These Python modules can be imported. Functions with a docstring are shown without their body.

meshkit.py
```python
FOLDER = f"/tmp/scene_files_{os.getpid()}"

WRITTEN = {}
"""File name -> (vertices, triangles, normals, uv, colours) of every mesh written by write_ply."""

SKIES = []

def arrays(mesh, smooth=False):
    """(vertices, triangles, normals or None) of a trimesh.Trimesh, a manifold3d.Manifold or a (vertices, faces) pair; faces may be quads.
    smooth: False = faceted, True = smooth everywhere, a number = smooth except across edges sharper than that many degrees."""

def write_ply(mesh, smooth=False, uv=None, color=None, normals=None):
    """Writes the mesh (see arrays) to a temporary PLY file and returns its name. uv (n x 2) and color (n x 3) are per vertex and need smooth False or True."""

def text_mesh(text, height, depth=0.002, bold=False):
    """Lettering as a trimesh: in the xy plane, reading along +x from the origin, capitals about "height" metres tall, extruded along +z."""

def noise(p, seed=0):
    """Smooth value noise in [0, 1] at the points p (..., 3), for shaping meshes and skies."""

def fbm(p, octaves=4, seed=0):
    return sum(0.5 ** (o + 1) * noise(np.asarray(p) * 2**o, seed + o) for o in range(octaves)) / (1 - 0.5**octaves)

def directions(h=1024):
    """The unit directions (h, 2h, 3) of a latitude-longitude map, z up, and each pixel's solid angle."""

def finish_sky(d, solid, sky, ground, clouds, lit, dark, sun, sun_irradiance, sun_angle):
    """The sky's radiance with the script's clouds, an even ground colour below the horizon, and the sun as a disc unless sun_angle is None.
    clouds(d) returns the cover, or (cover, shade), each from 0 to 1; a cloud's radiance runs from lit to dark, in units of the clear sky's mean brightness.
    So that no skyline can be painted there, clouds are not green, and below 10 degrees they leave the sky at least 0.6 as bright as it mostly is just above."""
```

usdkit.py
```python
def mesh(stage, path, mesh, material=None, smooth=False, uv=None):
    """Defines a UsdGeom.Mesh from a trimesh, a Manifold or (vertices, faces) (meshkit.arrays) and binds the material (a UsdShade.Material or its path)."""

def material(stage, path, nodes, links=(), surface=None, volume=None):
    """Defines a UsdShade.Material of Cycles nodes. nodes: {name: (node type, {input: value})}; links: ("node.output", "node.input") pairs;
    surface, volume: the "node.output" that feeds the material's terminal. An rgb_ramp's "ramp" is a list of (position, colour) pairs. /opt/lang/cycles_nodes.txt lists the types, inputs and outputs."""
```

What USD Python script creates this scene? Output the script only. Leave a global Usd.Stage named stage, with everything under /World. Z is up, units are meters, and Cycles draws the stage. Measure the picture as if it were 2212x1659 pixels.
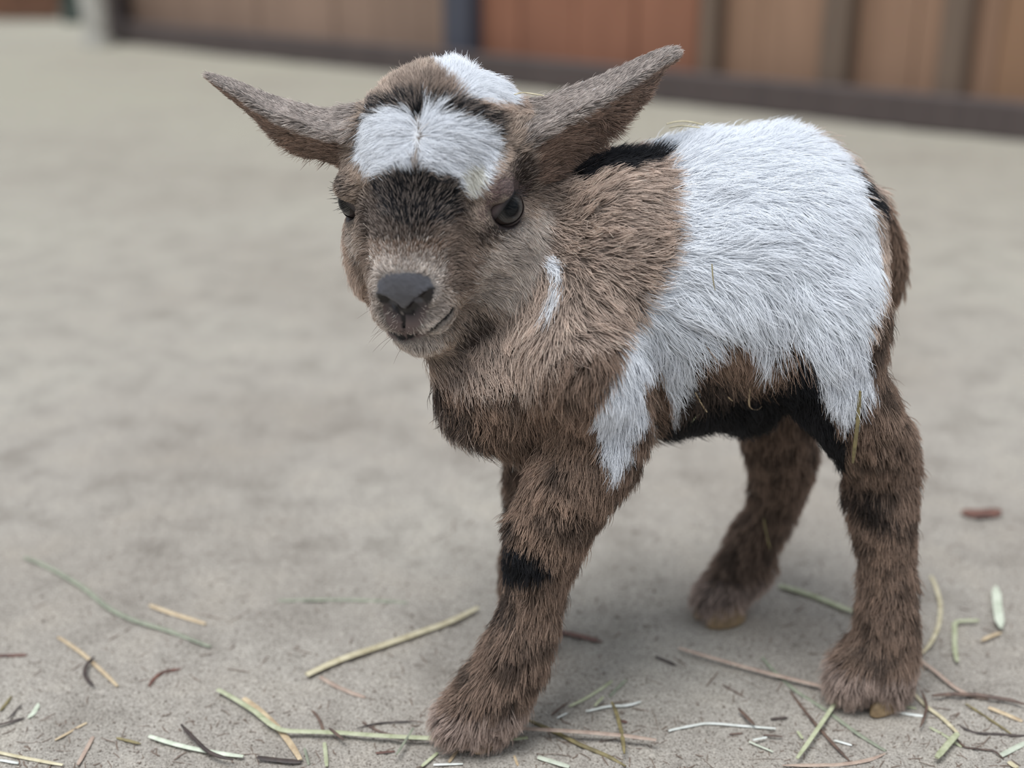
import math
import numpy as np
import trimesh
import usdkit
import meshkit
from scipy.spatial import cKDTree
from scipy.ndimage import map_coordinates
from pxr import Gf, Sdf, Usd, UsdGeom, UsdLux, UsdShade, Vt

stage = Usd.Stage.CreateInMemory()
UsdGeom.SetStageUpAxis(stage, "Z")
UsdGeom.SetStageMetersPerUnit(stage, 1.0)
UsdGeom.Xform.Define(stage, "/World")
UsdGeom.Scope.Define(stage, "/World/Looks")

# ------------------------------------------------------------------ camera, sky, exposure
IMW, IMH, FPX = 2212.0, 1659.0, 2670.0
CAM_H = 0.36
PITCH = math.atan2(1029.5, FPX)
CP, SP = math.cos(PITCH), math.sin(PITCH)
CAM = np.array([0.0, 0.0, CAM_H])
FWD, UPV, RGT = np.array([0, CP, -SP]), np.array([0, SP, CP]), np.array([1.0, 0, 0])
FOCUS, FSTOP, EXPOSURE = 0.524, 4.2, 0.46

cam = UsdGeom.Camera.Define(stage, "/World/camera")
cam.CreateHorizontalApertureAttr(36.0)
cam.CreateVerticalApertureAttr(36.0 * IMH / IMW)
cam.CreateFocalLengthAttr(36.0 * FPX / IMW)
cam.CreateFStopAttr(FSTOP)
cam.CreateFocusDistanceAttr(FOCUS)
cam.CreateExposureAttr(EXPOSURE)
cam.CreateClippingRangeAttr(Gf.Vec2f(0.02, 200.0))
_m = Gf.Matrix4d(1.0)
for _i, _v in enumerate((RGT, UPV, -FWD, CAM)):
    _m.SetRow(_i, Gf.Vec4d(*map(float, _v), 1.0 if _i == 3 else 0.0))
cam.AddTransformOp().Set(_m)


def proj(P):
    """World points -> (column, row, depth) in the 2212 x 1659 frame."""
    q = np.asarray(P, float) - CAM
    d = q @ FWD
    return IMW / 2 + FPX * (q @ RGT) / d, IMH / 2 - FPX * (q @ UPV) / d, d


def ray(px, py):
    return FWD + (px - IMW / 2) / FPX * RGT + (IMH / 2 - py) / FPX * UPV


def at_y(px, py, y):
    """The point at world depth y that is seen at a pixel."""
    r = ray(px, py)
    return CAM + r * (y / r[1])


def at_ground(px, py, z=0.0):
    r = ray(px, py)
    return CAM + r * ((z - CAM_H) / r[2])

# overcast sky: brighter overhead, a little blue
SKY_STRENGTH, SUN_STRENGTH = 0.58, 2.9
sky_mat = usdkit.material(stage, "/World/Looks/overcast_sky", {
    "tc": ("texture_coordinate", {}), "sx": ("separate_xyz", {}),
    "ramp": ("rgb_ramp", {"ramp": [(0.0, (0.10, 0.10, 0.10)), (0.49, (0.12, 0.12, 0.12)), (0.52, (0.30, 0.32, 0.35)), (0.75, (0.80, 0.87, 0.97)), (1.0, (0.98, 1.08, 1.22))]}),
    "half": ("math", {"math_type": "multiply_add", "value2": 0.5, "value3": 0.5}),
    "bg": ("background_shader", {"strength": SKY_STRENGTH})},
    [("tc.generated", "sx.vector"), ("sx.z", "half.value1"), ("half.value", "ramp.fac"), ("ramp.color", "bg.color")], surface="bg.background")
dome = UsdLux.DomeLight.Define(stage, "/World/sky")
dome.CreateIntensityAttr(1.0)
UsdShade.MaterialBindingAPI.Apply(dome.GetPrim()).Bind(sky_mat)
sun = UsdLux.DistantLight.Define(stage, "/World/sun")          # the sun behind cloud: a wide soft disc
sun.CreateAngleAttr(30.0)
sun.CreateIntensityAttr(SUN_STRENGTH)
sun.CreateColorAttr(Gf.Vec3f(0.96, 0.98, 1.0))
sun.AddRotateXYZOp().Set(Gf.Vec3f(14.0, -12.0, 0.0))


# ------------------------------------------------------------------ helpers
def lin(r, g, b):
    """8-bit sRGB to linear."""
    c = np.array([r, g, b]) / 255.0
    return tuple(np.where(c <= 0.04045, c / 12.92, ((c + 0.055) / 1.055) ** 2.4))


_taken = {}


def path_for(name, parent="/World"):
    key = (parent, name)
    n = _taken.get(key, -1) + 1
    _taken[key] = n
    return f"{parent}/{name}" + (f"_{n:03d}" if n else "")


def tag(prim, label=None, category=None, group=None, kind=None):
    for k, v in (("label", label), ("category", category), ("group", group), ("kind", kind)):
        if v:
            prim.SetCustomDataByKey(k, v)
    return prim


def thing(name, label, category, loc=(0, 0, 0), group=None, kind=None):
    x = UsdGeom.Xform.Define(stage, path_for(name))
    x.AddTranslateOp().Set(Gf.Vec3d(*map(float, loc)))
    return tag(x.GetPrim(), label, category, group, kind)


def part(parent, name, mesh, mat, smooth=30, loc=None, label=None):
    """A mesh under a thing. mesh is in world metres; loc is where the thing stands."""
    v, f = (np.asarray(mesh.vertices), np.asarray(mesh.faces)) if hasattr(mesh, "vertices") else mesh
    if loc is not None:
        v = np.asarray(v) - np.asarray(loc)
    p = usdkit.mesh(stage, path_for(name, str(parent.GetPath())), (v, f), mat, smooth=smooth).GetPrim()
    return tag(p, label)


def box(size, centre, yaw=0.0, bevel=0.0):
    """A box with chamfered edges, turned about z."""
    m = trimesh.creation.box(size)
    if bevel:
        s = np.array(size) / 2
        pts = [np.array([i * (s[0] - (bevel if k != 0 else 0)), j * (s[1] - (bevel if k != 1 else 0)), l * (s[2] - (bevel if k != 2 else 0))]) for i in (-1, 1) for j in (-1, 1) for l in (-1, 1) for k in range(3)]
        m = trimesh.convex.convex_hull(np.array(pts))
    m.apply_transform(trimesh.transformations.rotation_matrix(yaw, [0, 0, 1]))
    m.apply_translation(centre)
    return m


def wood(name, base, dark, scale=1.0):
    return usdkit.material(stage, f"/World/Looks/{name}", {
        "tc": ("geometry", {}), "map": ("mapping", {"scale": (38 * scale, 38 * scale, 3.0 * scale)}), "n": ("noise_texture", {"scale": 1.0, "detail": 5, "roughness": 0.6, "distortion": 0.4}),
        "n2": ("noise_texture", {"scale": 3.0, "detail": 3}), "r": ("rgb_ramp", {"ramp": [(0.25, dark), (0.75, base)]}), "oi": ("object_info", {}),
        "v": ("map_range", {"from_min": 0.0, "from_max": 1.0, "to_min": 0.92, "to_max": 1.09}), "h": ("hsv", {"saturation": 1.0}), "h2": ("mix", {"mix_type": "multiply", "fac": 0.35}),
        "b": ("bump", {"strength": 0.5, "distance": 0.003}), "p": ("principled_bsdf", {"roughness": 0.75})},
        [("tc.position", "map.vector"), ("map.vector", "n.vector"), ("tc.position", "n2.vector"), ("n.fac", "r.fac"), ("oi.random", "v.value"), ("v.result", "h.value"), ("r.color", "h2.color1"), ("n2.fac", "h2.color2"), ("h2.color", "h.color"),
         ("h.color", "p.base_color"), ("n.fac", "b.height"), ("b.normal", "p.normal")], surface="p.BSDF")


# ------------------------------------------------------------------ the ground
FEET = [at_ground(1035, 1590), at_ground(1130, 1402), at_ground(1885, 1515), at_ground(1555, 1335)]


def ground_z(x, y):
    P = np.stack([x, y, np.zeros_like(x)], -1)
    z = (meshkit.fbm(P * 9, 3, 40) - 0.5) * 0.006 + (meshkit.fbm(P * 45, 3, 41) - 0.5) * 0.0035 + (meshkit.fbm(P * 230, 3, 42) - 0.5) * 0.0022
    near = np.clip(1.4 - np.hypot(x - 0.08, y - 0.52) / 0.9, 0.15, 1)
    fine = (meshkit.noise(P * 700, 43) - 0.5) * 0.0009 * (near > 0.5)
    z = z * 0.8 + fine
    for f in FEET:
        r = np.hypot(x - f[0], y - f[1])
        z = z * np.clip((r - 0.010) / 0.02, 0, 1)
    return z


def axis(parts):
    return np.unique(np.concatenate([np.arange(a, b, s) for a, b, s in parts]).round(5))


gx = axis([(-9, -2, 0.5), (-2, -0.6, 0.06), (-0.6, -0.28, 0.008), (-0.28, 0.36, 0.0014), (0.36, 0.7, 0.008), (0.7, 2, 0.06), (2, 9.1, 0.5)])
gy = axis([(-5, -0.5, 0.5), (-0.5, 0.3, 0.04), (0.3, 0.41, 0.006), (0.41, 0.60, 0.0013), (0.60, 0.75, 0.003), (0.75, 1.2, 0.015), (1.2, 4.5, 0.08), (4.5, 9, 0.5)])
GX, GY = np.meshgrid(gx, gy, indexing="ij")
GZ = ground_z(GX.ravel(), GY.ravel())
gi = np.arange(len(gx) * len(gy)).reshape(len(gx), len(gy))
gq = np.stack([gi[:-1, :-1], gi[1:, :-1], gi[1:, 1:], gi[:-1, 1:]], -1).reshape(-1, 4)
sand = usdkit.material(stage, "/World/Looks/sand", {
    "g": ("geometry", {}), "big": ("noise_texture", {"scale": 2.6, "detail": 4, "roughness": 0.55}), "mid": ("noise_texture", {"scale": 22, "detail": 4, "roughness": 0.6}),
    "fine": ("noise_texture", {"scale": 880, "detail": 3, "roughness": 0.7}), "spk": ("voronoi_texture", {"scale": 420}),
    "r1": ("rgb_ramp", {"ramp": [(0.32, (0.335, 0.298, 0.256)), (0.50, (0.41, 0.374, 0.327)), (0.68, (0.46, 0.428, 0.372))]}),
    "r2": ("rgb_ramp", {"ramp": [(0.30, (0.74, 0.73, 0.72)), (0.5, (1, 1, 1)), (0.7, (1.08, 1.07, 1.05))]}),
    "r3": ("rgb_ramp", {"ramp": [(0.33, (0.36, 0.34, 0.32)), (0.46, (0.88, 0.87, 0.86)), (0.56, (1.0, 1.0, 1.0)), (0.70, (1.42, 1.41, 1.38))]}),
    "m1": ("mix", {"mix_type": "multiply", "fac": 1.0}), "m2": ("mix", {"mix_type": "multiply", "fac": 1.0}),
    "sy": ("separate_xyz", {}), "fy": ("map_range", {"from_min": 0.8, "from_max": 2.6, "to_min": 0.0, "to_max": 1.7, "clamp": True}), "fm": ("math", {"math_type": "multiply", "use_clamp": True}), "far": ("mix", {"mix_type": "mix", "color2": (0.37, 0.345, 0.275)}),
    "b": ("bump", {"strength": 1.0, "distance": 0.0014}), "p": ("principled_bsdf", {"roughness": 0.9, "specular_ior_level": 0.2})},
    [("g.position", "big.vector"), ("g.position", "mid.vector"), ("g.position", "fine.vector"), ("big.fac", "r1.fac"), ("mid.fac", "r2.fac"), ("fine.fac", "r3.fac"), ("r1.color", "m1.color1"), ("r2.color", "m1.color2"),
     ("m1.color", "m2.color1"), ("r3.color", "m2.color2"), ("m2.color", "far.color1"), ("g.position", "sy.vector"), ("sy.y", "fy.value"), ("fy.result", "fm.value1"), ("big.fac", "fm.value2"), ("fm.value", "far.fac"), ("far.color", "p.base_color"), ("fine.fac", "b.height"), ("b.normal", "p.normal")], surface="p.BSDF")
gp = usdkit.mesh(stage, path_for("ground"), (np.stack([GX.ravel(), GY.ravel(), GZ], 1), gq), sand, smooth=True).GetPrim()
tag(gp, "trampled pale sandy dirt ground of the goat pen", "ground", kind="structure")

# ------------------------------------------------------------------ the plank wall behind
WA, WB = at_ground(270, 88), at_ground(2200, 292)
WD = unit2 = (WB - WA) / np.linalg.norm(WB - WA)
WN = np.array([WD[1], -WD[0], 0.0])                      # towards the kid
YAW = math.atan2(WD[1], WD[0])


def wall_s(px):
    """How far along the wall's foot the picture column px stands (measured at the top of the frame)."""
    r = ray(px, 30.0)
    n = np.array([WN[0], WN[1]])
    t = ((WA - CAM)[:2] @ n) / (r[:2] @ n)
    return (CAM + t * r - WA) @ WD


W_TAN, W_ORANGE, W_PALE, W_OCHRE = (wood("tan_wood", lin(158, 131, 112), lin(144, 118, 100)), wood("orange_wood", lin(164, 112, 86), lin(144, 96, 73)), wood("pale_wood", lin(174, 138, 112), lin(154, 121, 97)), wood("ochre_wood", lin(160, 124, 95), lin(140, 107, 81)))
W_DARK, W_SLATE, W_GREYBR, W_SILL = (wood("dark_wood", lin(86, 74, 70), lin(54, 46, 46)), wood("slate_post", lin(78, 80, 92), lin(60, 62, 72)), wood("weathered_post", lin(122, 103, 87), lin(104, 88, 75)), wood("sill_wood", lin(92, 80, 76), lin(76, 66, 64)))
WALL_H = 1.25
s_end = wall_s(2212) + 0.9
fence = thing("plank_wall", "long brown barn wall of upright planks with dark posts and sill across the back", "wall", WA)
posts = [(wall_s(262), 0.05, W_DARK), (wall_s(1003), 0.075, W_SLATE), (wall_s(1545), 0.03, W_GREYBR), (wall_s(1820), 0.05, W_GREYBR), (wall_s(2078), 0.045, W_GREYBR), (s_end - 0.1, 0.06, W_DARK)]
rng = np.random.default_rng(5)
s = wall_s(262)
while s < s_end:
    w = 0.135 + 0.02 * rng.random()
    mid = s + w / 2
    mat = W_TAN if mid < wall_s(1003) else W_ORANGE if mid < wall_s(1545) else W_PALE if mid < wall_s(1820) else W_OCHRE
    if wall_s(1820) < mid < wall_s(2078):
        mat = W_PALE if rng.random() < 0.5 else W_OCHRE
    c = WA + WD * mid - WN * (0.030 + 0.004 * rng.random()) + np.array([0, 0, 0.045 + WALL_H / 2])
    part(fence, "plank", box((w - 0.003, 0.022, WALL_H), c, YAW, 0.002), mat, False, WA)
    s += w
for sp, wd, mat in posts:
    part(fence, "post", box((wd, 0.05, WALL_H + 0.05), WA + WD * sp + WN * 0.007 + np.array([0, 0, (WALL_H + 0.05) / 2]), YAW, 0.004), mat, False, WA)
L = s_end - wall_s(250)
part(fence, "sill_board", box((L, 0.03, 0.062), WA + WD * (wall_s(250) + L / 2) + WN * 0.048 + np.array([0, 0, 0.031]), YAW, 0.004), W_SILL, False, WA)
part(fence, "top_rail", box((L, 0.05, 0.08), WA + WD * (wall_s(250) + L / 2) - WN * 0.066 + np.array([0, 0, WALL_H - 0.1]), YAW, 0.004), W_GREYBR, False, WA)

# the pale pole at the wall's left end, and the boarded panel and dark post beyond the gap
pole_at = at_ground(212, 100)
pipe = usdkit.material(stage, "/World/Looks/pale_pole", {"g": ("geometry", {}), "n": ("noise_texture", {"scale": 30, "detail": 3}), "r": ("rgb_ramp", {"ramp": [(0.3, lin(150, 146, 138)), (0.7, lin(185, 182, 174))]}), "p": ("principled_bsdf", {"roughness": 0.55})},
                       [("g.position", "n.vector"), ("n.fac", "r.fac"), ("r.color", "p.base_color")], surface="p.BSDF")
pole = thing("gate_pole", "pale grey upright pole at the left end of the plank wall", "pole", pole_at)
m = trimesh.creation.cylinder(0.034, 1.3, sections=28)
m.apply_translation(pole_at + np.array([0, 0, 0.65]))
part(pole, "tube", m, pipe, 40, pole_at)
m = trimesh.creation.cylinder(0.046, 0.02, sections=28)
m.apply_translation(pole_at + np.array([0, 0, 0.01]))
part(pole, "foot_plate", m, pipe, 40, pole_at)
m = trimesh.creation.icosphere(2, 0.036)
m.apply_translation(pole_at + np.array([0, 0, 1.3]))
part(pole, "cap", m, pipe, 40, pole_at)

PA, PB = at_ground(-420, 36), at_ground(136, 42)
PD = (PB - PA) / np.linalg.norm(PB - PA)
pyaw = math.atan2(PD[1], PD[0])
pn = np.array([PD[1], -PD[0], 0])
far = thing("far_board_panel", "dark reddish brown boarded panel beyond the gap at the upper left", "fence panel", PA)
W_RED = wood("red_brown_wood", lin(122, 84, 60), lin(104, 70, 50))
plen = np.linalg.norm(PB - PA)
nb = 7
for i in range(nb):
    c = PA + PD * (plen * (i + 0.5) / nb) + np.array([0, 0, 0.03 + 0.6])
    part(far, "plank", box((plen / nb - 0.006, 0.022, 1.2), c, pyaw, 0.002), W_RED, False, PA)
part(far, "bottom_rail", box((plen, 0.03, 0.05), PA + PD * plen / 2 + pn * 0.026 + np.array([0, 0, 0.03]), pyaw, 0.003), W_RED, False, PA)
gp_at = at_ground(157, 50)
green = usdkit.material(stage, "/World/Looks/green_post", {"g": ("geometry", {}), "n": ("noise_texture", {"scale": 40, "detail": 3}), "r": ("rgb_ramp", {"ramp": [(0.3, lin(38, 48, 44)), (0.7, lin(52, 66, 58))]}), "p": ("principled_bsdf", {"roughness": 0.6})},
                        [("g.position", "n.vector"), ("n.fac", "r.fac"), ("r.color", "p.base_color")], surface="p.BSDF")
gpo = thing("green_post", "dark green metal post between the far panel and the pale pole", "post", gp_at)
part(gpo, "upright", box((0.05, 0.05, 1.2), gp_at + np.array([0, 0, 0.6]), 0.1, 0.004), green, False, gp_at)
part(gpo, "cap", box((0.06, 0.06, 0.015), gp_at + np.array([0, 0, 1.2075]), 0.1, 0.003), green, False, gp_at)
# ------------------------------------------------------------------ the kid: skin surface
def unit(v):
    v = np.asarray(v, float)
    return v / np.linalg.norm(v)


def round_cone(P, a, ra, b, rb):
    ba = b - a
    l2 = ba @ ba
    rr = ra - rb
    a2 = max(l2 - rr * rr, 1e-12)
    il2 = 1.0 / l2
    pa = P - a
    y = pa @ ba
    z = y - l2
    xv = pa * l2 - y[:, None] * ba
    x2 = np.einsum("ij,ij->i", xv, xv)
    y2 = y * y * l2
    z2 = z * z * l2
    k = np.sign(rr) * rr * rr * x2
    d = (np.sqrt(x2 * a2 * il2) + y * rr) * il2 - ra
    m1 = np.sign(z) * a2 * z2 > k
    m2 = np.sign(y) * a2 * y2 < k
    d = np.where(m2, np.sqrt(x2 + y2) * il2 - ra, d)
    return np.where(m1, np.sqrt(x2 + z2) * il2 - rb, d)


def ellipsoid(P, c, R, r):
    """c centre, R rows = local axes, r radii."""
    q = (P - c) @ np.asarray(R).T
    k0 = np.linalg.norm(q / r, axis=1)
    k1 = np.linalg.norm(q / (np.asarray(r) ** 2), axis=1)
    return k0 * (k0 - 1.0) / np.maximum(k1, 1e-9)


def smin(a, b, k):
    h = np.maximum(k - np.abs(a - b), 0.0) / k
    return np.minimum(a, b) - h * h * k * 0.25


def ball(px, py, y, rpx):
    """A ball seen at a pixel with an apparent radius in pixels: (centre, radius)."""
    p = at_y(px, py, y)
    return p, rpx * (p - CAM) @ FWD / FPX


# the head's own frame: x to the kid's left (right in the picture), y up, z out of the face; millimetres
HZ = unit((-0.21, -0.885, -0.385))
HX = unit(np.cross((-0.035, 0, 1.0), HZ))
HX = HX if HX[0] > 0 else -HX
HY = np.cross(HZ, HX)
HY_SHIFT = 0.022                                   # how far back the head is carried
HS = 0.001 * (0.497 + HY_SHIFT) / 0.497              # metres to a unit of the head's frame
HO = at_y(941, 392, 0.497 + HY_SHIFT) - 4 * HS * HY
HR = np.array([HX, HY, HZ])


def hp(x, y, z):
    return HO + (x * HX + y * HY + z * HZ) * HS


def to_head(P):
    return (np.asarray(P) - HO) @ HR.T / HS


BODY_F = unit((-0.955, -0.295, 0))          # the way the trunk points
BODY_L = unit((0.295, -0.955, 0))           # to the kid's left
BODY_C = np.array([0.085, 0.545, 0.18])


def group_trunk(P):
    B = [ball(1165, 770, 0.520, 115), ball(1258, 640, 0.537, 166), ball(1400, 605, 0.540, 203), ball(1540, 595, 0.545, 228), ball(1650, 565, 0.556, 220), ball(1700, 535, 0.562, 198)]
    d = round_cone(P, *B[0], *B[1])
    for i in range(1, 5):
        d = smin(d, round_cone(P, *B[i], *B[i + 1]), 0.008)
    # withers ridge and loin
    d = smin(d, round_cone(P, *ball(1300, 448, 0.54, 78), *ball(1450, 422, 0.552, 78)), 0.03)
    d = smin(d, round_cone(P, *ball(1560, 420, 0.56, 78), *ball(1685, 388, 0.567, 70)), 0.03)
    # belly
    d = smin(d, round_cone(P, *ball(1420, 800, 0.535, 122), *ball(1590, 795, 0.55, 116)), 0.02)
    # left shoulder blade
    d = smin(d, round_cone(P, *ball(1340, 500, 0.510, 55), *ball(1240, 750, 0.490, 75)), 0.03)
    # haunches
    d = smin(d, round_cone(P, *ball(1750, 530, 0.538, 115), *ball(1760, 680, 0.520, 110)), 0.02)
    d = smin(d, round_cone(P, *ball(1690, 560, 0.590, 105), *ball(1690, 700, 0.595, 95)), 0.02)
    return d


def group_neck(P):
    A, B, C = ball(1215, 640, 0.540, 150), ball(1085, 560, 0.545, 112), (hp(8, 0, -22), 0.028)
    d = smin(round_cone(P, *A, *B), round_cone(P, *B, *C), 0.01)
    d = smin(d, round_cone(P, *ball(1175, 425, 0.545, 70), *ball(1300, 455, 0.545, 74)), 0.012)      # crest behind the ear
    d = smin(d, round_cone(P, *ball(988, 718, 0.512, 68), *ball(1048, 845, 0.507, 86)), 0.02)
    d = smin(d, round_cone(P, *ball(1095, 840, 0.510, 80), *ball(1165, 930, 0.508, 62)), 0.02)
    return d


def limb(P, chain, k=0.002):
    from scipy.interpolate import PchipInterpolator
    t = np.arange(len(chain))
    tt = np.linspace(0, len(chain) - 1, 4 * (len(chain) - 1) + 1)
    c = PchipInterpolator(t, np.array([x[0] for x in chain]))(tt)
    r = PchipInterpolator(t, np.array([x[1] for x in chain]))(tt)
    chain = list(zip(c, r))
    lo, hi = c.min(0) - 0.05, c.max(0) + 0.05
    out = np.full(len(P), 0.06)
    near = np.all((P > lo) & (P < hi), axis=1)
    if near.any():
        out[near] = limb_near(P[near], chain, k)
    return out


def limb_near(P, chain, k):
    d = None
    for a, b in zip(chain[:-1], chain[1:]):
        e = round_cone(P, *a, *b)
        d = e if d is None else smin(d, e, k)
    return d


LEG_FL = [ball(1265, 800, 0.487, 92), ball(1290, 930, 0.494, 88), ball(1210, 1090, 0.487, 76), ball(1165, 1185, 0.484, 68), ball(1148, 1290, 0.483, 50), ball(1110, 1410, 0.479, 56), ball(1070, 1490, 0.476, 58)]
TOE_FL = [ball(1070, 1490, 0.476, 54), ball(1052, 1535, 0.475, 52), ball(1044, 1558, 0.474, 45)]
TOE_FL2 = [ball(1060, 1495, 0.474, 46), ball(1005, 1542, 0.471, 40), ball(983, 1562, 0.470, 33)]
LEG_FR = [ball(1165, 900, 0.530, 62), ball(1158, 1020, 0.535, 58), ball(1150, 1150, 0.542, 46), ball(1130, 1220, 0.545, 44), ball(1128, 1290, 0.548, 38), ball(1135, 1365, 0.551, 38)]
TOE_FR = [ball(1135, 1365, 0.551, 36), ball(1122, 1395, 0.549, 37)]
LEG_RL = [ball(1775, 640, 0.528, 110), ball(1790, 790, 0.516, 100), ball(1850, 900, 0.515, 78), ball(1905, 1010, 0.524, 66), ball(1905, 1080, 0.521, 62), ball(1914, 1160, 0.516, 48), ball(1917, 1250, 0.513, 43), ball(1915, 1350, 0.510, 50), ball(1898, 1425, 0.508, 57)]
TOE_RL = [ball(1898, 1425, 0.508, 53), ball(1897, 1465, 0.507, 50), ball(1894, 1484, 0.506, 44)]
TOE_RL2 = [ball(1890, 1425, 0.506, 44), ball(1850, 1455, 0.503, 38), ball(1840, 1476, 0.502, 32)]
LEG_RR = [ball(1690, 800, 0.585, 85), ball(1680, 920, 0.582, 66), ball(1690, 1005, 0.590, 57), ball(1671, 1095, 0.594, 43), ball(1630, 1165, 0.594, 42), ball(1612, 1220, 0.592, 44)]
TOE_RR = [ball(1612, 1220, 0.592, 40), ball(1572, 1268, 0.585, 42), ball(1545, 1303, 0.581, 38)]
TAIL = [ball(1870, 450, 0.570, 34), ball(1918, 545, 0.577, 32), ball(1925, 640, 0.578, 18)]


def head_raw(P):
    q = to_head(P)
    c = lambda a, ra, b, rb: round_cone(q, np.array(a, float), ra, np.array(b, float), rb)
    e = lambda a, r: ellipsoid(q, np.array(a, float), np.eye(3), np.array(r, float))
    d = e((0, 8, -11), (33, 32.5, 33))
    d = smin(d, e((1, 26, -6), (24, 17, 24)), 12)
    d = smin(d, c((0, 4, 12), 22, (0, -7, 45), 12.5), 12)             # bridge of the nose
    d = smin(d, e((0, -10, 51), (11.8, 9, 8)), 6)                     # nose end
    d = smin(d, e((0, -22, 51.5), (11.5, 8.5, 8.5)), 4)               # upper lip
    d = smin(d, e((0, -36, 46), (10.5, 7, 11)), 5)                    # lower lip and chin
    d = smin(d, c((0, -30, 14), 20, (0, -34, 38), 11), 8)             # between the jaws
    d = smin(d, c((-21, -36, 8), 14, (-9, -40, 36), 9), 10)            # jaw line towards the chin
    for s in (-1, 1):
        d = smin(d, e((23 * s, -25, 4), (18, 24, 24)), 10)            # cheek
        d = smin(d, c((17 * s, -36, 2), 19, (7 * s, -36, 33), 10), 9)  # jaw
        d = smin(d, c((14 * s, -14, 22), 13, (8 * s, -18, 44), 9), 8)  # flank of the muzzle
        d = smin(d, c((26 * s, 12, 6), 8.5, (30.5 * s, 10, 14), 6), 7)  # brow
        d = smin(d, e((28 * s, -9, 12), (9, 8, 9)), 8)                # below the eye
        d = smin(d, e((20.5 * s, -2, 19), (7, 9, 7.5)), 6)            # inner corner of the eye
        d = smin(d, e((23 * s, 11, -16), (13, 11, 14)), 10)           # where the ear is set
        d = smin(d, e((7.6 * s, -22, 49), (7.4, 7.4, 9)), 4)          # side of the upper lip
        d = smin(d, e((7.8 * s, -9.5, 53.5), (5.6, 5, 6)), 2.5)      # wing of the nostril
    return d * HS


EYES = {1: np.array([31.0, 1.0, 12.0]), -1: np.array([-31.5, 1.0, 10.0])}
EYE_R = 7.4


def on_head(px, py):
    """Where the head's surface is seen at a pixel, in head millimetres."""
    r = ray(px, py)
    r = r / np.linalg.norm(r)
    t = np.arange(0.38, 0.62, 0.0002)
    d = head_raw(CAM + t[:, None] * r)
    k = np.nonzero(d < 0)[0]
    k = k[0] if len(k) else np.argmin(d)
    return to_head((CAM + t[k] * r)[None])[0]


# traced on the muzzle: both nostrils, the philtrum, the mouth; (column, row, radius mm)
MUZZLE_LINES = [
    [(818, 641, 0.7), (830, 652, 1.9), (846, 661, 2.6), (861, 669, 1.0)],
    [(933, 627, 0.7), (922, 644, 1.9), (905, 658, 2.6), (885, 671, 1.0)],
    [(872, 674, 0.7), (872, 700, 0.55), (872, 728, 0.7)],
    [(831, 712, 0.7), (848, 724, 0.9), (872, 731, 1.0), (911, 721, 0.9), (949, 701, 0.9), (978, 668, 0.6)],
]
MUZZLE_LINES = [[(*on_head(x, y), r) for x, y, r in line] for line in MUZZLE_LINES]


def head_cuts(P, d):
    q = to_head(P)
    for s in (-1, 1):
        out = np.array([0.86 * s, 0.12, 0.5])
        sock = np.linalg.norm(q - EYES[s] - 2.4 * out, axis=1) - 7.3
        d = -smin(-d, sock * HS, 0.002)
    for line in MUZZLE_LINES:
        for u, v in zip(line[:-1], line[1:]):
            d = -smin(-d, round_cone(q, np.array(u[:3]), u[3], np.array(v[:3]), v[3]) * HS, 0.0012)
    return d


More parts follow.
